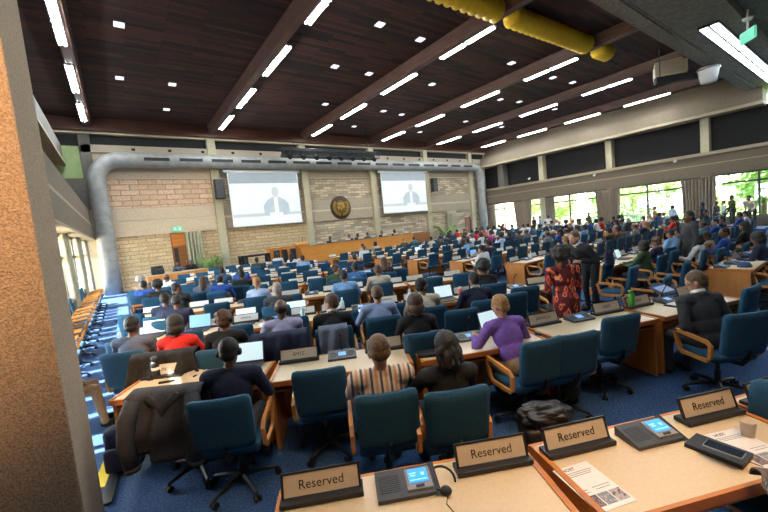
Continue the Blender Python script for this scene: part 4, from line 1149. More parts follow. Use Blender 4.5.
# white shirt person leaning left at the aisle (right block)
def PR(x, y, lab, rz=0, zlab=None, chair=True, cshift=(0,0), **kw):
    pose = dict(lean=kw.pop('lean', .2), head=kw.pop('head', (0,.2)), arms=kw.pop('arms', ('desk','desk')))
    for k in ('slim', 'side', 'sleeve'):
        if k in kw: pose[k] = kw.pop(k)
    z0 = kw.pop('z0', 0)
    kw.setdefault('skin', 'skin_d')
    o, loc = person_px(x, y, rz, lab, pose, kw.pop('voxel', .013), z0=z0, **kw)
    if chair: put_chair((loc.x+cshift[0], loc.y+cshift[1]), rz, 'blue armchair under the ' + lab.split(' with ')[0].split(' at ')[0], True)
    taken.append(loc); return o, loc
PR(481, 249, 'person in white shirt with black hair reaching for a blue laptop at aisle end', lean=.4, arms=('wide','wide'), top='white', hair='short', skin='skin_l', side=-.1)
PR(643, 246, 'person in dark green sweater with black hair at the aisle end desk', lean=.12, top='green', hair='bob', scale=.88)
PR(656, 242, 'person in navy top beyond the dark green sweater', lean=.12, top='navy', hair='wavy', hairc='hair_b', skin='skin_m', scale=.88)
PR(697, 240, 'person in white tee and dark jacket beside standing grey jacket', lean=.2, top='white', hair='bob', scale=.88)
PR(707, 236, 'person in khaki top with bare arms folded on the desk', lean=.3, head=(.2,.6), top='khaki', sleeve=0, hair='crop', scale=.88)
PR(724, 233, 'person in royal blue and black jacket turned left', lean=.15, head=(.7,.1), top='royal', hair='short')
PR(744, 226, 'person with long dark hair and black top facing the window side', lean=.15, head=(-.3,.1), top='black', hair='long', skin='skin_m')
PR(757, 238, 'person in navy and white jersey at the right edge of the photo', lean=.3, head=(0,.4), top='navy', hair='bob')
chair_px(609, 262, 'empty blue armchair with wooden arms nearest the shoulder bag', rz=.05)
chair_px(634, 266, 'empty blue armchair turned to the aisle before the green sweater', rz=.1)
chair_px(687, 261, 'empty blue armchair beside the legs of the standing grey jacket', rz=.1)
chair_px(705, 249, 'empty blue armchair under the khaki top desk', rz=.1)
chair_px(668, 288, 'empty blue armchair beyond the fair-haired suit', rz=.2, z=.72)
chair_px(752, 286, 'empty bright blue armchair behind the orange end desk', rz=-.1)
chair_px(806, 392, 'empty armchair at the right edge beyond the paper cup', rz=1.35)
q = at(546, 436, .40)
su = thing('suitcase', 'black suitcase under a crumpled leather jacket behind the third Reserved card', 'suitcase', (q.x, q.y, 0), -.6)
MB().box((0, 0, .28), (.36, .22, .46), bev=.04).build('shell', MT['black'], su, True)
MB().tube([(-.1, -.08, .5), (-.1, -.08, .56), (.1, -.08, .56), (.1, -.08, .5)], .012, 6).build('carry_handle', MT['dgrey'], su)
for sx in (-.14, .14):
    for sy in (-.07, .07): MB().tube([(sx, sy-.012, .028), (sx, sy+.012, .028)], .028, 10).build('wheel', MT['dgrey'], su)
lj_ = MB(); lj_.bm.free(); bb = bmesh.new(); bmesh.ops.create_icosphere(bb, subdivisions=5, radius=1)
for v in bb.verts:
    n = noise.noise(v.co*2.2)*.25+noise.noise(Vector((v.co.x*3, v.co.y*9, v.co.z*7)))*.12
    c = v.co*(1+n); v.co = Vector((c.x*.19, c.y*.12, max(c.z, -.5)*.085+.05))
lj_.bm = bb
lo = lj_.build('jacket', solid('glossy_black_leather', (.014,.013,.013), .3, .3), None, True, (q.x, q.y, .515), -.6)
tag(lo, 'crumpled black leather jacket lying behind the third Reserved card', 'jacket')
# standing people
def stand_px(x, y, rz, lab, voxel=.0095, scale=1, **kw):
    pose = dict(stand=True)
    for k in ('lean', 'head', 'arms', 'dress', 'slim', 'side', 'step', 'twist', 'crane', 'sleeve'):
        if k in kw: pose[k] = kw.pop(k)
    o, loc = person_px(x, y, rz, lab, pose, voxel, scale=scale, **kw); taken.append(loc); return o, loc
stand_px(561, 257, -.55, 'person in red printed dress with rounded black hair standing, back to camera', scale=.875, lean=.12, head=(-.2,.1), arms=('hold','hold'), dress=True, slim=1.0, skin='skin_d', top='redprint', bottom='redprint', hair='afro')
_, lm = stand_px(574, 238, 1.25, 'person in black suit with fair hair and beard bending forward, hands clasped', scale=1.0, lean=.72, head=(.1,.30), arms=('clasp','clasp'), skin='skin_l', top='black', bottom='black', hair='crop', hairc='hair_g', extras=('collar','beard'))
ls = Vector((10.15, 2.62, 0)); taken.append(ls)
make_person('aisle_man', dict(stand=True, lean=.03, head=(.2,.05), arms=('side','side')), .0095, ls, .75, 'person in dark grey jacket standing in the aisle, facing left', scale=.99, skin='skin_d', top='charcoal', bottom='black', hair='crop')
# the bag on the bending person's shoulder
q = at(603, 268, 1.0)
sb = thing('messenger_bag', 'black and blue messenger bag hanging at the hip of the bending black suit', 'bag', (lm.x+.42, lm.y-.16, .80), .5)
MB().box((0, 0, .16), (.40, .13, .30), mat=Matrix.Rotation(.25, 3, 'Y'), bev=.04).build('bag_body', CL['navy'], sb, True)
MB().box((.02, -.07, .14), (.34, .03, .18), mat=Matrix.Rotation(.25, 3, 'Y'), bev=.012).build('front_flap', solid('bright_blue_nylon', (.02,.17,.40), .5, .2), sb, True)
MB().tube([(-.17, 0, .30), (-.30, .05, .52), (-.42, .10, .66)], .02, 4, sq=(1.6,.4)).tube([(.17, 0, .26), (-.10, .06, .50), (-.40, .12, .68)], .02, 4, sq=(1.6,.4)).build('shoulder_strap', MT['black'], sb)

# chairs along the left wall, and the person half hidden by the column
for k in range(18):
    y = 5.7+.74*k
    put_chair((-.97, y), -PI/2, 'blue armchair against the sunny window wall, %s from the big column' % (ORD+['seventeenth','eighteenth','nineteenth','twentieth'])[k], True, 'armchairs along the left wall')
mm, hcl = None, None
make_person('column_man', dict(lean=-.05, head=(0,.1), arms=('lap','lap'), foot=.05), .0095, (-.82, 5.50, 0), -PI/2+.1, 'person in tan trousers and black shoes seated behind the big column', skin='skin_m', top='grey', bottom='tan', hair='short')

# random delegates and empty chairs on all remaining seats
VAR = {'w': dict(lean=.22, head=(0,.25)), 'l': dict(lean=.15, head=(.7,.1), arms=('desk','chin')), 'r': dict(lean=.15, head=(-.7,.1), arms=('chin','desk')), 'b': dict(lean=.05, head=(.1,.0), arms=('lap','lap')),
       'd': dict(lean=.40, head=(.1,.5), arms=('wide','wide')), 's': dict(lean=.2, head=(-.2,.2), slim=.88, arms=('desk','lap'))}
PAL = ['navy','black','charcoal','white','white','cream','skyblue','paleblue','royal','grey','navy','black','teal','denim','magenta','red','olive','brown','pink','bwprint','lavender','khaki','white','slate']
CN = dict(bwprint='monochrome print', paleblue='pale blue', skyblue='light blue', royal='royal blue', denim='denim blue', khaki='khaki', slate='slate grey')
HS = ['crop','short','afro','bob','long','ponytail','bun','crop','short','wavy','balding']
HN = dict(crop='cropped hair', short='short hair', afro='rounded hair', bob='bobbed hair', long='long hair', ponytail='ponytail', bun='hair bun', wavy='wavy hair', balding='thinning hair')
def near_taken(p, d=.5): return any((p.x-t.x)**2+(p.y-t.y)**2 < d*d for t in taken)
n_pe = [0]
def delegate(loc, rz, where, pref=None, vox=.018):
    v = rnd.choice('wwlrbds'); sk = rnd.choice(['skin_d','skin_d','skin_d','skin_m','skin_m','skin_l'])
    h = rnd.choice(HS); hc_ = 'hair_k' if sk != 'skin_l' else rnd.choice(['hair_b','hair_y','hair_g','hair_w']); t = pref or rnd.choice(PAL)
    n_pe[0] += 1
    return make_person('v'+v, VAR[v], vox, loc, rz, 'person in %s top with %s, %s' % (CN.get(t, t), HN[h], where), skin=sk, top=t, bottom=rnd.choice(['black','navy','charcoal','denim']), hair=h, hairc=hc_, group='seated delegates in the far rows')
for (k, i, s), (p, a) in seatL.items():
    if k == 1 or k == 2 or near_taken(p, .52): continue
    where = '%s angled row, %s seat from left aisle' % (ORD[k-1], ORD[i*2+s])
    if k >= 6 and rnd.random() < (.45 if i >= 2 else .2):
        delegate(p, -a+rnd.uniform(-.15,.15), where); put_chair(p, -a, 'blue armchair in use, '+where, False, 'armchairs of the left block')
    else:
        put_chair(p+Vector((rnd.uniform(-.03,.03), rnd.uniform(-.05,.03), 0)), -a+rnd.uniform(-.08,.08), 'empty blue armchair, '+where, k <= 5, 'armchairs of the left block')
for (j, sct, i, s), p in seatR.items():
    if near_taken(p, .55): continue
    idx = i*2+s
    where = '%s straight row, %s seat %s' % (ORD[j], ORD[idx], 'from middle aisle' if sct == 0 else 'of window section')
    occ = 0 if j == 0 else (.15 if (sct == 0 and i == 0) else .42 if (sct == 0 and i < 3) else .74)
    if j == 1 and i < 2 and sct == 0: occ = 0
    if rnd.random() < occ:
        delegate(p+Vector((rnd.uniform(-.05,.05), rnd.uniform(-.08,.05), 0)), rnd.uniform(-.2,.2), where)
        if sct == 0 or rnd.random() < .6: put_chair(p, 0, 'blue armchair in use, '+where, False, 'armchairs of the right block')
    else:
        put_chair(p, rnd.uniform(-.15,.15), 'empty blue armchair, '+where, j <= 2 and i < 2, 'armchairs of the right block')
# people standing or sitting along the window wall
for q, (x, y, t, rz) in enumerate(((534, 224, 'navy', 1.2), (540, 219, 'skyblue', .4), (548, 221, 'white', 1.8), (589, 226, 'brown', .8), (655, 213, 'khaki', .6), (672, 212, 'paleblue', .9), (716, 210, 'charcoal', .6), (724, 213, 'white', .4), (702, 216, 'navy', .5))):
    d = ray(x, y); t_ = 26.9/d.x; L = Vector((26.9, d.y*t_, 0))
    if near_taken(L, .3): continue
    o = make_person('sv%d' % (q % 3), dict(stand=True, lean=.04+.08*(q % 2), head=(.4-.4*(q % 3),.1), arms=(('side','side'), ('hold','side'), ('hip','side'))[q % 3]), .018, L, rz, 'standing person in %s top by the window wall, %s from the far corner' % (CN.get(t, t), ORD[q]), skin=['skin_d','skin_l','skin_m'][q % 3], top=t, hair=['crop','short','bob'][q % 3], hairc=['hair_k','hair_b','hair_k'][q % 3], group='people standing by the windows')
    taken.append(L)
for (x, y, t, rz, lean, lab) in ((752, 206, 'cream', 1.3, .55, 'person in cream jacket bending over at the nearest garden window'), (732, 203, 'olive', .6, .1, 'person in olive jacket standing before the nearest garden window')):
    d = ray(x, y); t_ = 23.5/d.x
    make_person('w%d' % x, dict(stand=True, lean=lean, head=(0,.2), arms=('reach','side')), .016, Vector((23.5, d.y*t_, .28)), rz, lab, skin='skin_m' if t == 'cream' else 'skin_d', top=t, hair='crop')
    pl = MB().b2(-.5, .5, -.5, .5, 0, .28, bev=.01).build('floor_step', MT['carpet'], None, False, (23.5, d.y*t_, 0)); tag(pl, 'low carpeted step under the ' + lab, 'step')

# ------------------------------------------------------------------ things on the near desks
def on_desk(proto, x, y, rz, label, z=DZ, group=None):
    q = snap(at(x, y, z)); return proto.put((q.x, q.y, z), rz, label, group)
def sheet(x, y, rz, label, seed):
    q = at(x, y, DZ); t = thing('leaflet', label, 'paper', (q.x, q.y, DZ), rz)
    MB().box((0, 0, .001), (.21, .297, .002)).build('sheet', MT['paper'], t)
    me = text_mesh('HOST', .028); o = obj('heading', me, t, (-.03, .122, .0023))
    gm = MB()
    for k in range(3): gm.box((0, .098-.012*k, .0022), (.17-.02*k, .004, .0004))
    for k in range(2): gm.box((-.07, -.02-.016*k, .0022), (.05, .004, .0004)); gm.box((.035, -.015-.016*k, .0022), (.10-.02*k, .004, .0004))
    gm.build('printed_lines', MT['grey'], t)
    for k in range(3):
        pm = print_cloth('leaflet_photo_%d' % (seed*3+k), [[(.05,.04,.05), (.35,.25,.2), (.12,.10,.12)], [(.3,.3,.32), (.5,.4,.35), (.2,.25,.3)], [(.03,.03,.04), (.25,.15,.12), (.4,.38,.4)]][k], 60)
        MB().box((-.066+.066*k, -.09, .0022), (.06, .07, .0005)).build('photo', pm, t)
    return t
A1 = math.radians(32)
sheet(592, 485, -A1+.18, 'white leaflet with three small photos lying below the third Reserved card', 1)
sheet(749, 447, -A1+.10, 'white leaflet partly under the notebook beside the paper cup', 2)
q = at(718, 452, DZ)
nb = thing('notebook', 'black notebook with pale page edges lying beside the leaflet', 'notebook', q, -A1+.45)
MB().box((0, 0, .020), (.15, .235, .005), bev=.001).box((0, 0, .0025), (.15, .235, .005), bev=.001).box((-.073, 0, .011), (.005, .235, .018)).build('cover', MT['black'], nb)
MB().box((.002, 0, .011), (.142, .228, .013)).build('pages', MT['plate'], nb)
MB().tube([(.01, -.115, .004), (.015, -.15, .002), (.02, -.165, .002)], .002, 4).build('ribbon', MT['black'], nb)
q = at(724, 449.5, .778)
ph = thing('smartphone', 'dark smartphone lying on the black notebook', 'phone', (q.x, q.y, .7762), -A1+.5)
MB().box((0, 0, .004), (.072, .150, .008), bev=.003).build('phone_body', MT['grey'], ph)
MB().box((0, 0, .0083), (.066, .143, .0008)).build('glass_front', solid('dark_blue_glass', (.006,.012,.03), .12, .05), ph)
q = at(748, 436, DZ)
cu = thing('paper_cup', 'small cream paper cup standing by the fourth Reserved card', 'cup', q)
MB().lathe([(0,0),(.026,0),(.036,.085),(.038,.088),(.035,.088),(.025,.004),(0,.004)], n=24).build('cup_wall', MT['plate'], cu, True)
MB().lathe([(0,.06),(.031,.06),(0,.061)], n=18).build('drink', solid('milky_tea', (.35,.2,.1), .3, .05), cu)
q = at(443, 485, DZ)
hd = thing('earphone', 'black single-ear headset with cable lying beside the lit console', 'headset', q, -.5)
MB().tube([(.0+.07*math.cos(a), .02+.075*math.sin(a)*.9, .012+.03*max(0, math.sin(a))) for a in [-.4+k*.33 for k in range(11)]], .006, 6).build('headband', MT['black'], hd)
MB().lathe([(0,0),(.028,.002),(.030,.012),(.022,.024),(0,.026)], (.0, -.055, .0), 16).build('ear_pad', MT['black'], hd, True)
MB().tube([(0,-.08,.006), (-.02,-.13,.004), (.0,-.20,.004), (.01,-.30,.004)], .0025, 5).tube([(-.07,.0,.01), (-.05,-.03,.012), (-.02,-.05,.014)], .005, 6).build('cable', MT['black'], hd)
q = at(770, 500, DZ)
pc = thing('handbag', 'brown leather bag with pale striped side at the bottom right corner', 'bag', (q.x+.03, q.y-.03, DZ), .6)
blob(.075, .06, .055, 5).build('striped_side', stripes('pale_striped_canvas', [(.5,.44,.34), (.16,.12,.09)], 70), pc, True)
MB().grid(lambda u, v: (.082*math.cos(PI*v)*(1), -.07+.14*u, .055+.068*math.sin(PI*v)), 6, 14, .006).build('leather_flap', solid('dark_brown_leather', (.10,.045,.022), .4, .2), pc, True)
# second row
on_desk(LP1, 497, 331, -a4+.15, 'open laptop with a white page in front of the purple shirt')
q = at(433, 353, DZ)
pf = thing('document_pouch', 'black fabric pouch lying right of the orange divider', 'pouch', q, -.62)
MB().box((0, 0, .018), (.33, .24, .036), bev=.014).build('pouch_body', CL['black'], pf, True)
MB().tube([(-.15, -.10, .037), (.15, -.10, .037)], .004, 5).build('zip', MT['dgrey'], pf)
q = at(372, 357, DZ)
mo = thing('pocket_radio', 'small dark grey device on the desk left of the striped shirt', 'device', q, -.5)
MB().box((0, 0, .012), (.065, .085, .024), bev=.006).build('case', MT['dgrey'], mo)
MB().box((0, .005, .0245), (.045, .05, .002)).build('display', MT['grey'], mo)
q = at(538, 335, DZ)
ms = thing('computer_mouse', 'black computer mouse on desk right of the purple shirt', 'mouse', q, -.4)
blob(.032, .055, .018, 9).build('mouse_body', MT['black'], ms, True)
MB().tube([(0, .03, .034), (0, .045, .03)], .004, 6).build('scroll_wheel', MT['grey'], ms)
q = at(157, 378, DZ)
th = thing('thermos', 'tall black thermos flask at the left end of the desk with cables', 'flask', q)
MB().lathe([(0,0),(.037,0),(.039,.01),(.039,.16),(.030,.18),(0,.18)], n=20).build('flask_body', MT['black'], th, True)
MB().lathe([(0,.18),(.028,.18),(.028,.225),(.02,.23),(0,.23)], n=18).build('lid', MT['dgrey'], th, True)
MB().lathe([(.0392,.09),(.0396,.09),(.0396,.12),(.0392,.12)], n=20).build('label_band', MT['white'], th)
q = at(167, 382.5, DZ)
pn = thing('pen_case', 'slim black case lying before the white card', 'case', q, -.4)
MB().box((0, 0, .010), (.15, .03, .020), bev=.006).build('case_body', MT['black'], pn)
MB().box((0, -.0155, .012), (.10, .001, .003)).build('seam', MT['dgrey'], pn)
q = at(186, 375, DZ)
cb = thing('charging_cable', 'tangled white charging cable across the desk before the white card', 'cable', q, -.4)
MB().tube([(-.22,-.02,.004), (-.12,.06,.004), (.0,.03,.004), (.06,-.05,.004), (.14,.02,.005), (.20,.07,.004), (.30,.05,.004)], .0035, 6).tube([(.0,.03,.01), (.10,.09,.01), (.2,.0,.01), (.12,-.08,.004)], .0035, 6).build('cord', MT['white'], cb, True)
MB().tube([(.12,-.08,.006), (.10,-.11,.006)], .008, 6).build('plug', MT['black'], cb)
q = at(632, 308, DZ)
gb = thing('drink_bottle', 'green drinking bottle on the desk by the orange divider', 'bottle', q)
MB().lathe([(0,0),(.034,0),(.036,.01),(.036,.15),(.028,.18),(.024,.19),(0,.19)], n=20).build('bottle_body', solid('bright_green_plastic', (.05,.38,.03), .3, .08), gb, True)
MB().lathe([(0,.19),(.025,.19),(.025,.225),(0,.23)], n=16).build('cap', solid('dark_green_plastic', (.03,.2,.03), .4, .05), gb, True)
q = at(461, 299, DZ)
rb = thing('drink_bottle', 'red drinking bottle on the desk beside the laptop of the bearded person', 'bottle', q)
MB().lathe([(0,0),(.036,0),(.038,.01),(.038,.15),(.026,.18),(0,.18)], n=20).build('bottle_body', solid('red_plastic', (.70,.03,.015), .35, .08), rb, True)
MB().lathe([(0,.18),(.022,.18),(.022,.21),(0,.215)], n=16).build('cap', MT['white'], rb, True)
q = at(682, 305, DZ)
fd = thing('folder', 'dark blue folder lying open before the fair-haired suit', 'folder', q, -.2)
MB().box((0, 0, .006), (.34, .24, .012), bev=.003).build('folder_cover', CL['navy'], fd)
MB().box((.02, .02, .0135), (.28, .2, .003)).build('papers', MT['paper'], fd)
q = at(664, 297, DZ)
mg = thing('magazine', 'blue magazine propped on a console before the fair-haired suit', 'magazine', (q.x, q.y, .757), -.2)
MB().box((0, 0, .05), (.34, .22, .008), mat=Matrix.Rotation(.4, 3, 'X')).build('blue_cover', CL['denim'], mg)
MB().box((0, 0, .06), (.26, .14, .004), mat=Matrix.Rotation(.4, 3, 'X')).build('cover_picture', CL['paleblue'], mg)
MB().box((0, .085, .04), (.1, .02, .075)).build('easel_back', MT['black'], mg)
q = at(735, 303, DZ)
on_desk(P_pap, 733, 303, -.2, 'loose white papers on the last desk behind the fair-haired suit')
# third row laptops and bottles
on_desk(LP1, 151, 337, -TH, 'open laptop with a pale screen before the slate grey jacket')
on_desk(LP2, 198, 331, -TH, 'open laptop with a blue page between red top and black top')
on_desk(LP1, 245, 324, -TH, 'open laptop with a blank white page right of the wavy-haired black top')
on_desk(LP1, 253, 360, -.55, 'open laptop with a pale green page before the navy jacket')
on_desk(LP1, 297, 315, -TH, 'open laptop with white page right of the lavender shirt')
on_desk(LP1, 451, 302, -TH+.15, 'open laptop with an orange picture page beside the red bottle')
on_desk(LP2, 468, 256, 0, 'open laptop with a blue lid before the white shirt at aisle end')
on_desk(LP1, 625, 259, .1, 'open laptop on the aisle end desk before the green sweater')
on_desk(LP1, 410, 252, 0, 'small bright laptop in the far right rows near the dais')
on_desk(P_bot, 343, 310, 0, 'clear blue water bottle right of the person in black suit')
on_desk(P_bot, 303, 321, 0, 'clear water bottle by the divider in third row')
on_desk(P_bot, 404, 296, 0, 'clear water bottle left of the bearded person')
on_desk(P_bot, 531, 259, 0, 'clear water bottle on the aisle end desk of the right block')
k = 0
for (x, y, w) in ((322, 312, 'beside the person in black suit'), (358, 311, 'left of the pale blue striped shirt'), (262, 332, 'at the divider in third row'), (500, 290, 'beside the empty armchair beyond the purple shirt'), (604, 262, 'on the aisle end desk under the bag'), (560, 240, 'in the right rows beyond the red dress')):
    on_desk(P_pap, x, y, -TH+.2*k, 'white paper sheet lying on the desk ' + w); k += 1
# clutter on the orange end desk at the right
for n_, (x, y, kind) in enumerate(((8.75, 1.78, 'dark console'), (9.35, 1.72, 'dark console'), (9.75, 1.78, 'tablet'), (10.4, 1.75, 'dark console'), (8.85, 1.5, 'cap'), (10.15, 1.5, 'folder'), (9.55, 1.48, 'paper'), (10.7, 1.55, 'paper'))):
    q = Vector((x, y, DZ))
    if kind == 'dark console': COM.put(q, .3*n_, 'dark gooseneck console on the orange end desk, %s from its aisle end' % ORD[n_ if n_ < 3 else 2])
    elif kind == 'paper': P_pap.put(q, .4*n_, 'white paper on the orange end desk, %s from the aisle end' % ORD[n_-6])
    elif kind == 'tablet':
        t = thing('tablet', 'pale blue tablet propped up among clutter on the orange end desk', 'tablet', q, .6)
        MB().box((0, 0, .09), (.25, .012, .18), mat=Matrix.Rotation(-.5, 3, 'X'), bev=.003).build('tablet_body', MT['silver'], t)
        MB().box((0, -.007, .093), (.22, .004, .15), mat=Matrix.Rotation(-.5, 3, 'X')).build('tablet_screen', MT['lapscr'], t)
    elif kind == 'cap':
        t = thing('cap', 'navy cap lying on the near edge of the orange end desk', 'cap', q)
        MB().lathe([(.10,0),(.10,.03),(.07,.08),(0,.10)], n=16).build('crown', CL['denim'], t, True)
        MB().box((.13, 0, .006), (.12, .16, .008), bev=.003).build('visor', CL['denim'], t)
    else:
        t = thing('folder', 'dark red folder on the far part of the orange end desk', 'folder', q, .3)
        MB().box((0, 0, .01), (.3, .22, .02), bev=.004).build('cover', CL['dkred'], t)
        MB().box((.01, 0, .022), (.26, .2, .004)).build('papers', MT['paper'], t)
# yellow and black cable cover on the carpet by the column
p0, p1 = at(106, 492, 0), at(118, 458, 0); d = (p1-p0).normalized()
tp = thing('floor_strip', 'yellow and black cable cover strip on carpet beside the big column', 'cable cover', (p0+p1)/2, math.atan2(d.y, d.x))
L = (p1-p0).length+1.0
MB().b2(-.2, L-.6, .02, .12, 0, .012, bev=.004).build('yellow_band', MT['tape'], tp)
MB().b2(-.5, L-.6, -.08, .02, 0, .02, bev=.006).build('black_ramp', MT['black'], tp)

# ------------------------------------------------------------------ front of the hall
struct('stage_platform', MB().b2(7.6, 20.2, 18.95, 22.0, 0, .34), MT['carpet'], 'low carpeted platform under the dais')
da = thing('dais_desk', 'long amber wooden dais desk before the end wall', 'dais', (12.5, 19.5, .34))
MB().b2(-4.15, 4.15, -.03, .03, 0, .96).build('front_panel', MT['daiswood'], da)
MB().b2(-4.15, 4.15, .03, .75, .70, .74).build('work_top', MT['desktop'], da)
MB().b2(-4.2, 4.2, -.06, .12, .96, 1.0).build('top_rail', MT['deskwood'], da)
for s in (-1, 1): MB().b2(s*4.15-.03, s*4.15+.03, .03, .75, 0, .96).build('side_panel', MT['daiswood'], da)
ds = thing('side_desk', 'brown wooden desk block at the right end of the amber dais', 'desk', (17.55, 19.6, .34))
MB().b2(-.75, .75, -.03, .03, 0, .98).build('front_panel', MT['brownwood'], ds)
MB().b2(-.75, .75, .03, .7, .90, .98).build('top', MT['brownwood'], ds)
for s in (-1, 1): MB().b2(s*.75-.03, s*.75+.03, .03, .7, 0, .90).build('side_panel', MT['brownwood'], ds)
le = thing('lectern', 'amber lectern top at the left end of the dais', 'lectern', (8.75, 20.6, .34))
MB().b2(-.3, .3, -.2, .25, 0, 1.05).build('lectern_body', MT['daiswood'], le)
MB().box((0, 0, 1.14), (.8, .55, .05), mat=Matrix.Rotation(.2, 3, 'X')).build('reading_top', MT['daiswood'], le)
MB().tube([(.1, 0, 1.16), (.1, -.05, 1.4), (.1, -.12, 1.5)], .012, 6).build('microphone', MT['black'], le)
for n_, (x, t) in enumerate(((10.9, 'charcoal'), (12.3, 'navy'), (13.0, 'black'), (13.75, 'slate'), (15.0, 'black'), (16.1, 'navy'))):
    make_person('dv%d' % (n_ % 2), dict(lean=.1+.08*(n_ % 2), head=(.1,.05), arms=('desk','desk')), .018, (x, 20.95, .34), PI, 'person in %s seated behind the dais, %s from its lectern end' % (CN.get(t, t), ORD[n_]), skin=['skin_d','skin_m','skin_d'][n_ % 3], top=t, hair=['crop','short','bob'][n_ % 3], scale=1.0, group='people behind the dais')
    put = CHF.put((x, 21.05, .34), PI, 'blue armchair behind the dais, %s from its lectern end' % ORD[n_], 'armchairs behind the dais')
for n_ in range(8):
    NPF.put((9.6+.95*n_, 19.75, 1.345), PI, 'white name card on top of the dais, %s from its lectern end' % ORD[n_], 'name cards on the dais')
# secretariat table left, with two people facing the hall
st_ = thing('secretariat_table', 'orange fronted table below the left end wall', 'table', (2.2, 20.6, 0))
MB().b2(-1.3, 1.3, -.03, .02, .05, .74).build('front_panel', MT['deskwoodv'], st_)
MB().b2(-1.35, 1.35, -.06, .75, .74, .77).build('table_top', MT['desktop'], st_)
for s in (-1, 1): MB().b2(s*1.3-.02, s*1.3+.02, .02, .7, 0, .74).build('side_panel', MT['deskwoodv'], st_)
for n_, x in enumerate((2.35, 2.95)):
    make_person('dv%d' % n_, dict(), .018, (x, 22.0-.1, 0), PI, 'person in dark suit behind the orange fronted table, %s from the door' % ORD[1-n_], skin='skin_d', top=['slate','black'][n_], hair='crop', group='people at the secretariat table')
pr = thing('printer', 'black printer on the left end of the orange fronted table', 'printer', (1.35, 20.9, .77))
MB().box((0, 0, .14), (.55, .4, .28), bev=.03).build('printer_body', MT['black'], pr)
MB().box((0, .1, .33), (.5, .05, .16), mat=Matrix.Rotation(.4, 3, 'X')).build('paper_tray', MT['dgrey'], pr)
d1 = struct('door_1', MB().b2(2.32, 2.98, YB-.06, YB-.01, 0, 2.0).b2(2.28, 3.02, YB-.04, YB, 0, 2.75), MT['brownwood'], 'brown wooden door with an orange transom panel under the green sign')
MB().b2(2.34, 2.96, YB-.08, YB-.04, 2.05, 2.72).build('transom_panel', MT['deskwood'], d1)
MB().b2(2.36, 2.56, YB-.09, YB-.06, .1, 1.95).build('glass_strip', MT['black'], d1)
MB().tube([(2.88, YB-.09, .95), (2.88, YB-.09, 1.25)], .02, 6).build('door_handle', MT['silver'], d1)
d2 = struct('door_2', MB().b2(25.75, 26.5, YB-.06, YB-.01, 0, 2.1), wood('maroon_door', (.14,.035,.02), (.22,.06,.035), .4, 2), 'dark maroon door beside the right duct')
MB().tube([(25.85, YB-.09, .95), (25.85, YB-.09, 1.25)], .02, 6).build('door_handle', MT['silver'], d2)
curtain(YB-.35, 2.95, 3.75, .03, 2.75, 'grey-green curtain beside the brown door on the end wall', MT['curtaing'], along='x')
curtain(YB-.35, 23.2, 24.3, .03, 2.75, 'pale curtain on the end wall beside the maroon door', MT['curtaing'], along='x')
e2 = thing('exit_sign', 'small green running-figure exit sign over the brown door', 'exit sign', (2.65, YB-.2, 2.86))
MB().box((0, 0, .12), (.5, .1, .24), bev=.01).build('sign_box', MT['exit'], e2)
MB().box((-.12, -.055, .12), (.1, .01, .16)).box((.12, -.055, .12), (.1, .01, .16)).build('pictogram', MT['white'], e2)
def palm(loc, h, label, seed):
    t = thing('potted_palm', label, 'plant', loc); r = random.Random(seed)
    MB().lathe([(0,0),(.2,0),(.26,.35),(.23,.36),(.22,.30),(0,.30)], n=18).build('pot', MT['brownwood'], t, True)
    fm = MB()
    for k in range(34):
        a = r.uniform(0, 2*PI); L = r.uniform(.6, 1.0)*h*.6; up = r.uniform(.5, 1.0)
        pts = [Vector((0,0,.3))+Vector((math.cos(a)*L*s*.9, math.sin(a)*L*s*.9, h*.62*up*math.sin(s*1.9))) for s in (0,.25,.5,.75,1)]
        fm.tube(pts, [.010,.03,.06,.05,.006], 4, sq=(.25, 1.3))
    fm.build('fronds', MT['leaf'], t, True)
    for k in range(3): MB().tube([(.03*k-.03, 0, .3), (.05*k-.05, .03, .3+h*.3)], .02, 6).build('stem', MT['bark'], t)
palm((4.0, 21.95, 0), 1.8, 'bushy potted palm below the first pilaster of the end wall', 1)
palm((21.8, 21.4, 0), 2.2, 'tall potted palm right of the brown desk block', 2)
ct = thing('equipment_rack', 'empty black equipment rack standing left of the amber cabinets', 'rack', (5.75, 19.9, 0))
f = MB()
for sx in (-.7, .7):
    for sy in (-.25, .25): f.b2(sx-.07, sx+.07, sy-.04, sy+.04, 0, 1.2)
f.b2(-.77, .77, -.29, .29, 1.1, 1.2).b2(-.77, .77, -.29, .29, .35, .43)
f.build('rack_frame', MT['black'], ct)
MB().b2(-.5, -.4, -.24, .24, .43, 1.1).build('upright', MT['black'], ct)
for n_, x in enumerate((7.0, 7.75)):
    t = thing('cabinet', 'amber wooden cabinet %s' % ['right beside the black rack', 'between black chairs left of the dais'][n_], 'cabinet', (x, 20.4, 0))
    MB().b2(-.35, .35, -.25, .25, .05, 1.35).build('cabinet_body', MT['daiswood'], t)
    MB().b2(-.33, .33, -.27, -.25, .1, 1.3).build('cabinet_door', MT['deskwoodv'], t)
    MB().b2(-.38, .38, -.28, .28, 1.35, 1.4).build('cabinet_top', MT['deskwood'], t)
for n_, x in enumerate((6.9, 7.35, 7.85)):
    t = thing('floor_speaker', 'narrow black floor speaker before the amber cabinets, %s from the rack' % ORD[n_], 'speaker', (x, 19.7, 0))
    MB().box((0, 0, .68), (.26, .26, 1.2), bev=.02).build('speaker_cabinet', MT['black'], t)
    MB().b2(-.2, .2, -.16, .16, 0, .08).build('foot_plate', MT['dgrey'], t)
q = pxy(344, 170, 22)
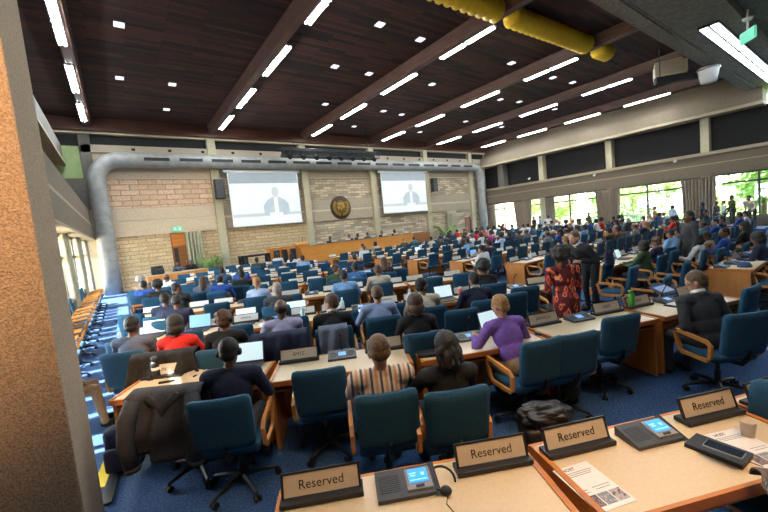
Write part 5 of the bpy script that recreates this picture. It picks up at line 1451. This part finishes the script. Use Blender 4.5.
# ------------------------------------------------------------------ outside
struct('ground', MB().b2(29.7, 120, -60, 80, -.5, -.1), MT['grass'], 'lawn outside the garden windows')
struct('ground', MB().b2(-60, -3.05, -40, 60, -.5, -.1), MT['conc_trim'], 'pale ground outside the left windows, added to lighten the soffit')  # made-up pale surface, bounces neutral light onto the left soffit
def tree_proto(seed, mat):
    r = random.Random(seed); t = thing('garden_tree', 'x', 'tree')
    MB().tube([(0,0,-.15), (.1,0,1.2), (.0,.1,2.6), (.1,.1,4)], [.18,.15,.12,.06], 8).build('trunk', MT['bark'], t, True)
    fm = MB()
    cl = [(Vector((r.uniform(-1.6,1.6), r.uniform(-1.6,1.6), r.uniform(.6,5.2))), r.uniform(.5,1.1)) for _ in range(26)]
    for c, R_ in cl:
        for _ in range(75):
            d = Vector((r.gauss(0,1), r.gauss(0,1), r.gauss(0,1))).normalized()*R_*r.uniform(.5,1); p = c+d; s = r.uniform(.06,.15)
            u = Vector((r.gauss(0,1), r.gauss(0,1), r.gauss(0,1))).normalized(); w = u.orthogonal().normalized()
            fm._add([p-u*s*1.6, p+w*s, p+u*s*1.6, p-w*s], [(0,1,2,3)])
    fm.build('crown', mat, t)
    return Proto(t)
TR = [tree_proto(1, MT['leaf']), tree_proto(2, MT['leafl']), tree_proto(3, MT['leafl'])]
for k in range(9):
    y = -4+3.0*k; x = 33.5+(k*37 % 5)*1.6
    o = TR[k % 3].put((x, y, -.1), k*1.3, 'leafy garden tree outside the windows, %s from the far end' % ORD[8-k] , 'garden trees')
    o.scale = (1, 1, .62+.12*(k*13 % 4))
fe = thing('garden_fence', 'white railing fence outside the third and fourth garden windows', 'fence', (31.6, 13.5, -.1))
fm = MB()
for k in range(64): fm.b2(-.02, .02, -4+.125*k-.03, -4+.125*k+.03, 0, 1.15)
fm.build('pickets', MT['white'], fe)
MB().b2(-.03, .03, -4.05, 4.05, 1.1, 1.18).b2(-.03, .03, -4.05, 4.05, .2, .27).build('rails', MT['white'], fe)
bh = thing('brick_building', 'pink-red brick house outside the far corner window', 'building', (41, 27, -.1))
MB().b2(-2, 3, -5, 8, 0, 5).build('house_wall', MT['redbrick'], bh)
MB().prism([(-2.4, 5), (3.4, 5), (.5, 7)], -5.4, 8.4, mat=Matrix(((1,0,0),(0,0,1),(0,1,0)))).build('roof', MT['brownwood'], bh)
MB().b2(-2.05, -2, -3, -1.5, 1.2, 3).build('house_window', MT['frame'], bh)

# ------------------------------------------------------------------ light
w = D.worlds.new('World'); bpy.context.scene.world = w; w.use_nodes = True
nt = w.node_tree; bgn = nt.nodes['Background']
bgn.inputs[0].default_value = (.86, .93, 1.0, 1); bgn.inputs[1].default_value = 11.0
S = D.lights.new('sun', 'SUN'); S.energy = 22; S.color = (1, .95, .86); S.angle = .01
so = D.objects.new('sun', S); C.objects.link(so); so.rotation_euler = Vector((.68, -.15, -.72)).to_track_quat('-Z', 'Y').to_euler()
sc = bpy.context.scene
sc.view_settings.view_transform = 'Standard'; sc.view_settings.look = 'None'; sc.view_settings.gamma = 1; sc.view_settings.exposure = 1.12
sc.view_settings.use_curve_mapping = False
sc.cycles.max_bounces = 6; sc.cycles.transparent_max_bounces = 16; sc.cycles.caustics_reflective = False; sc.cycles.caustics_refractive = False
sc.cycles.sample_clamp_indirect = 6
print('chairs', n_ch[0], 'random people', n_pe[0], 'objects', len(D.objects))
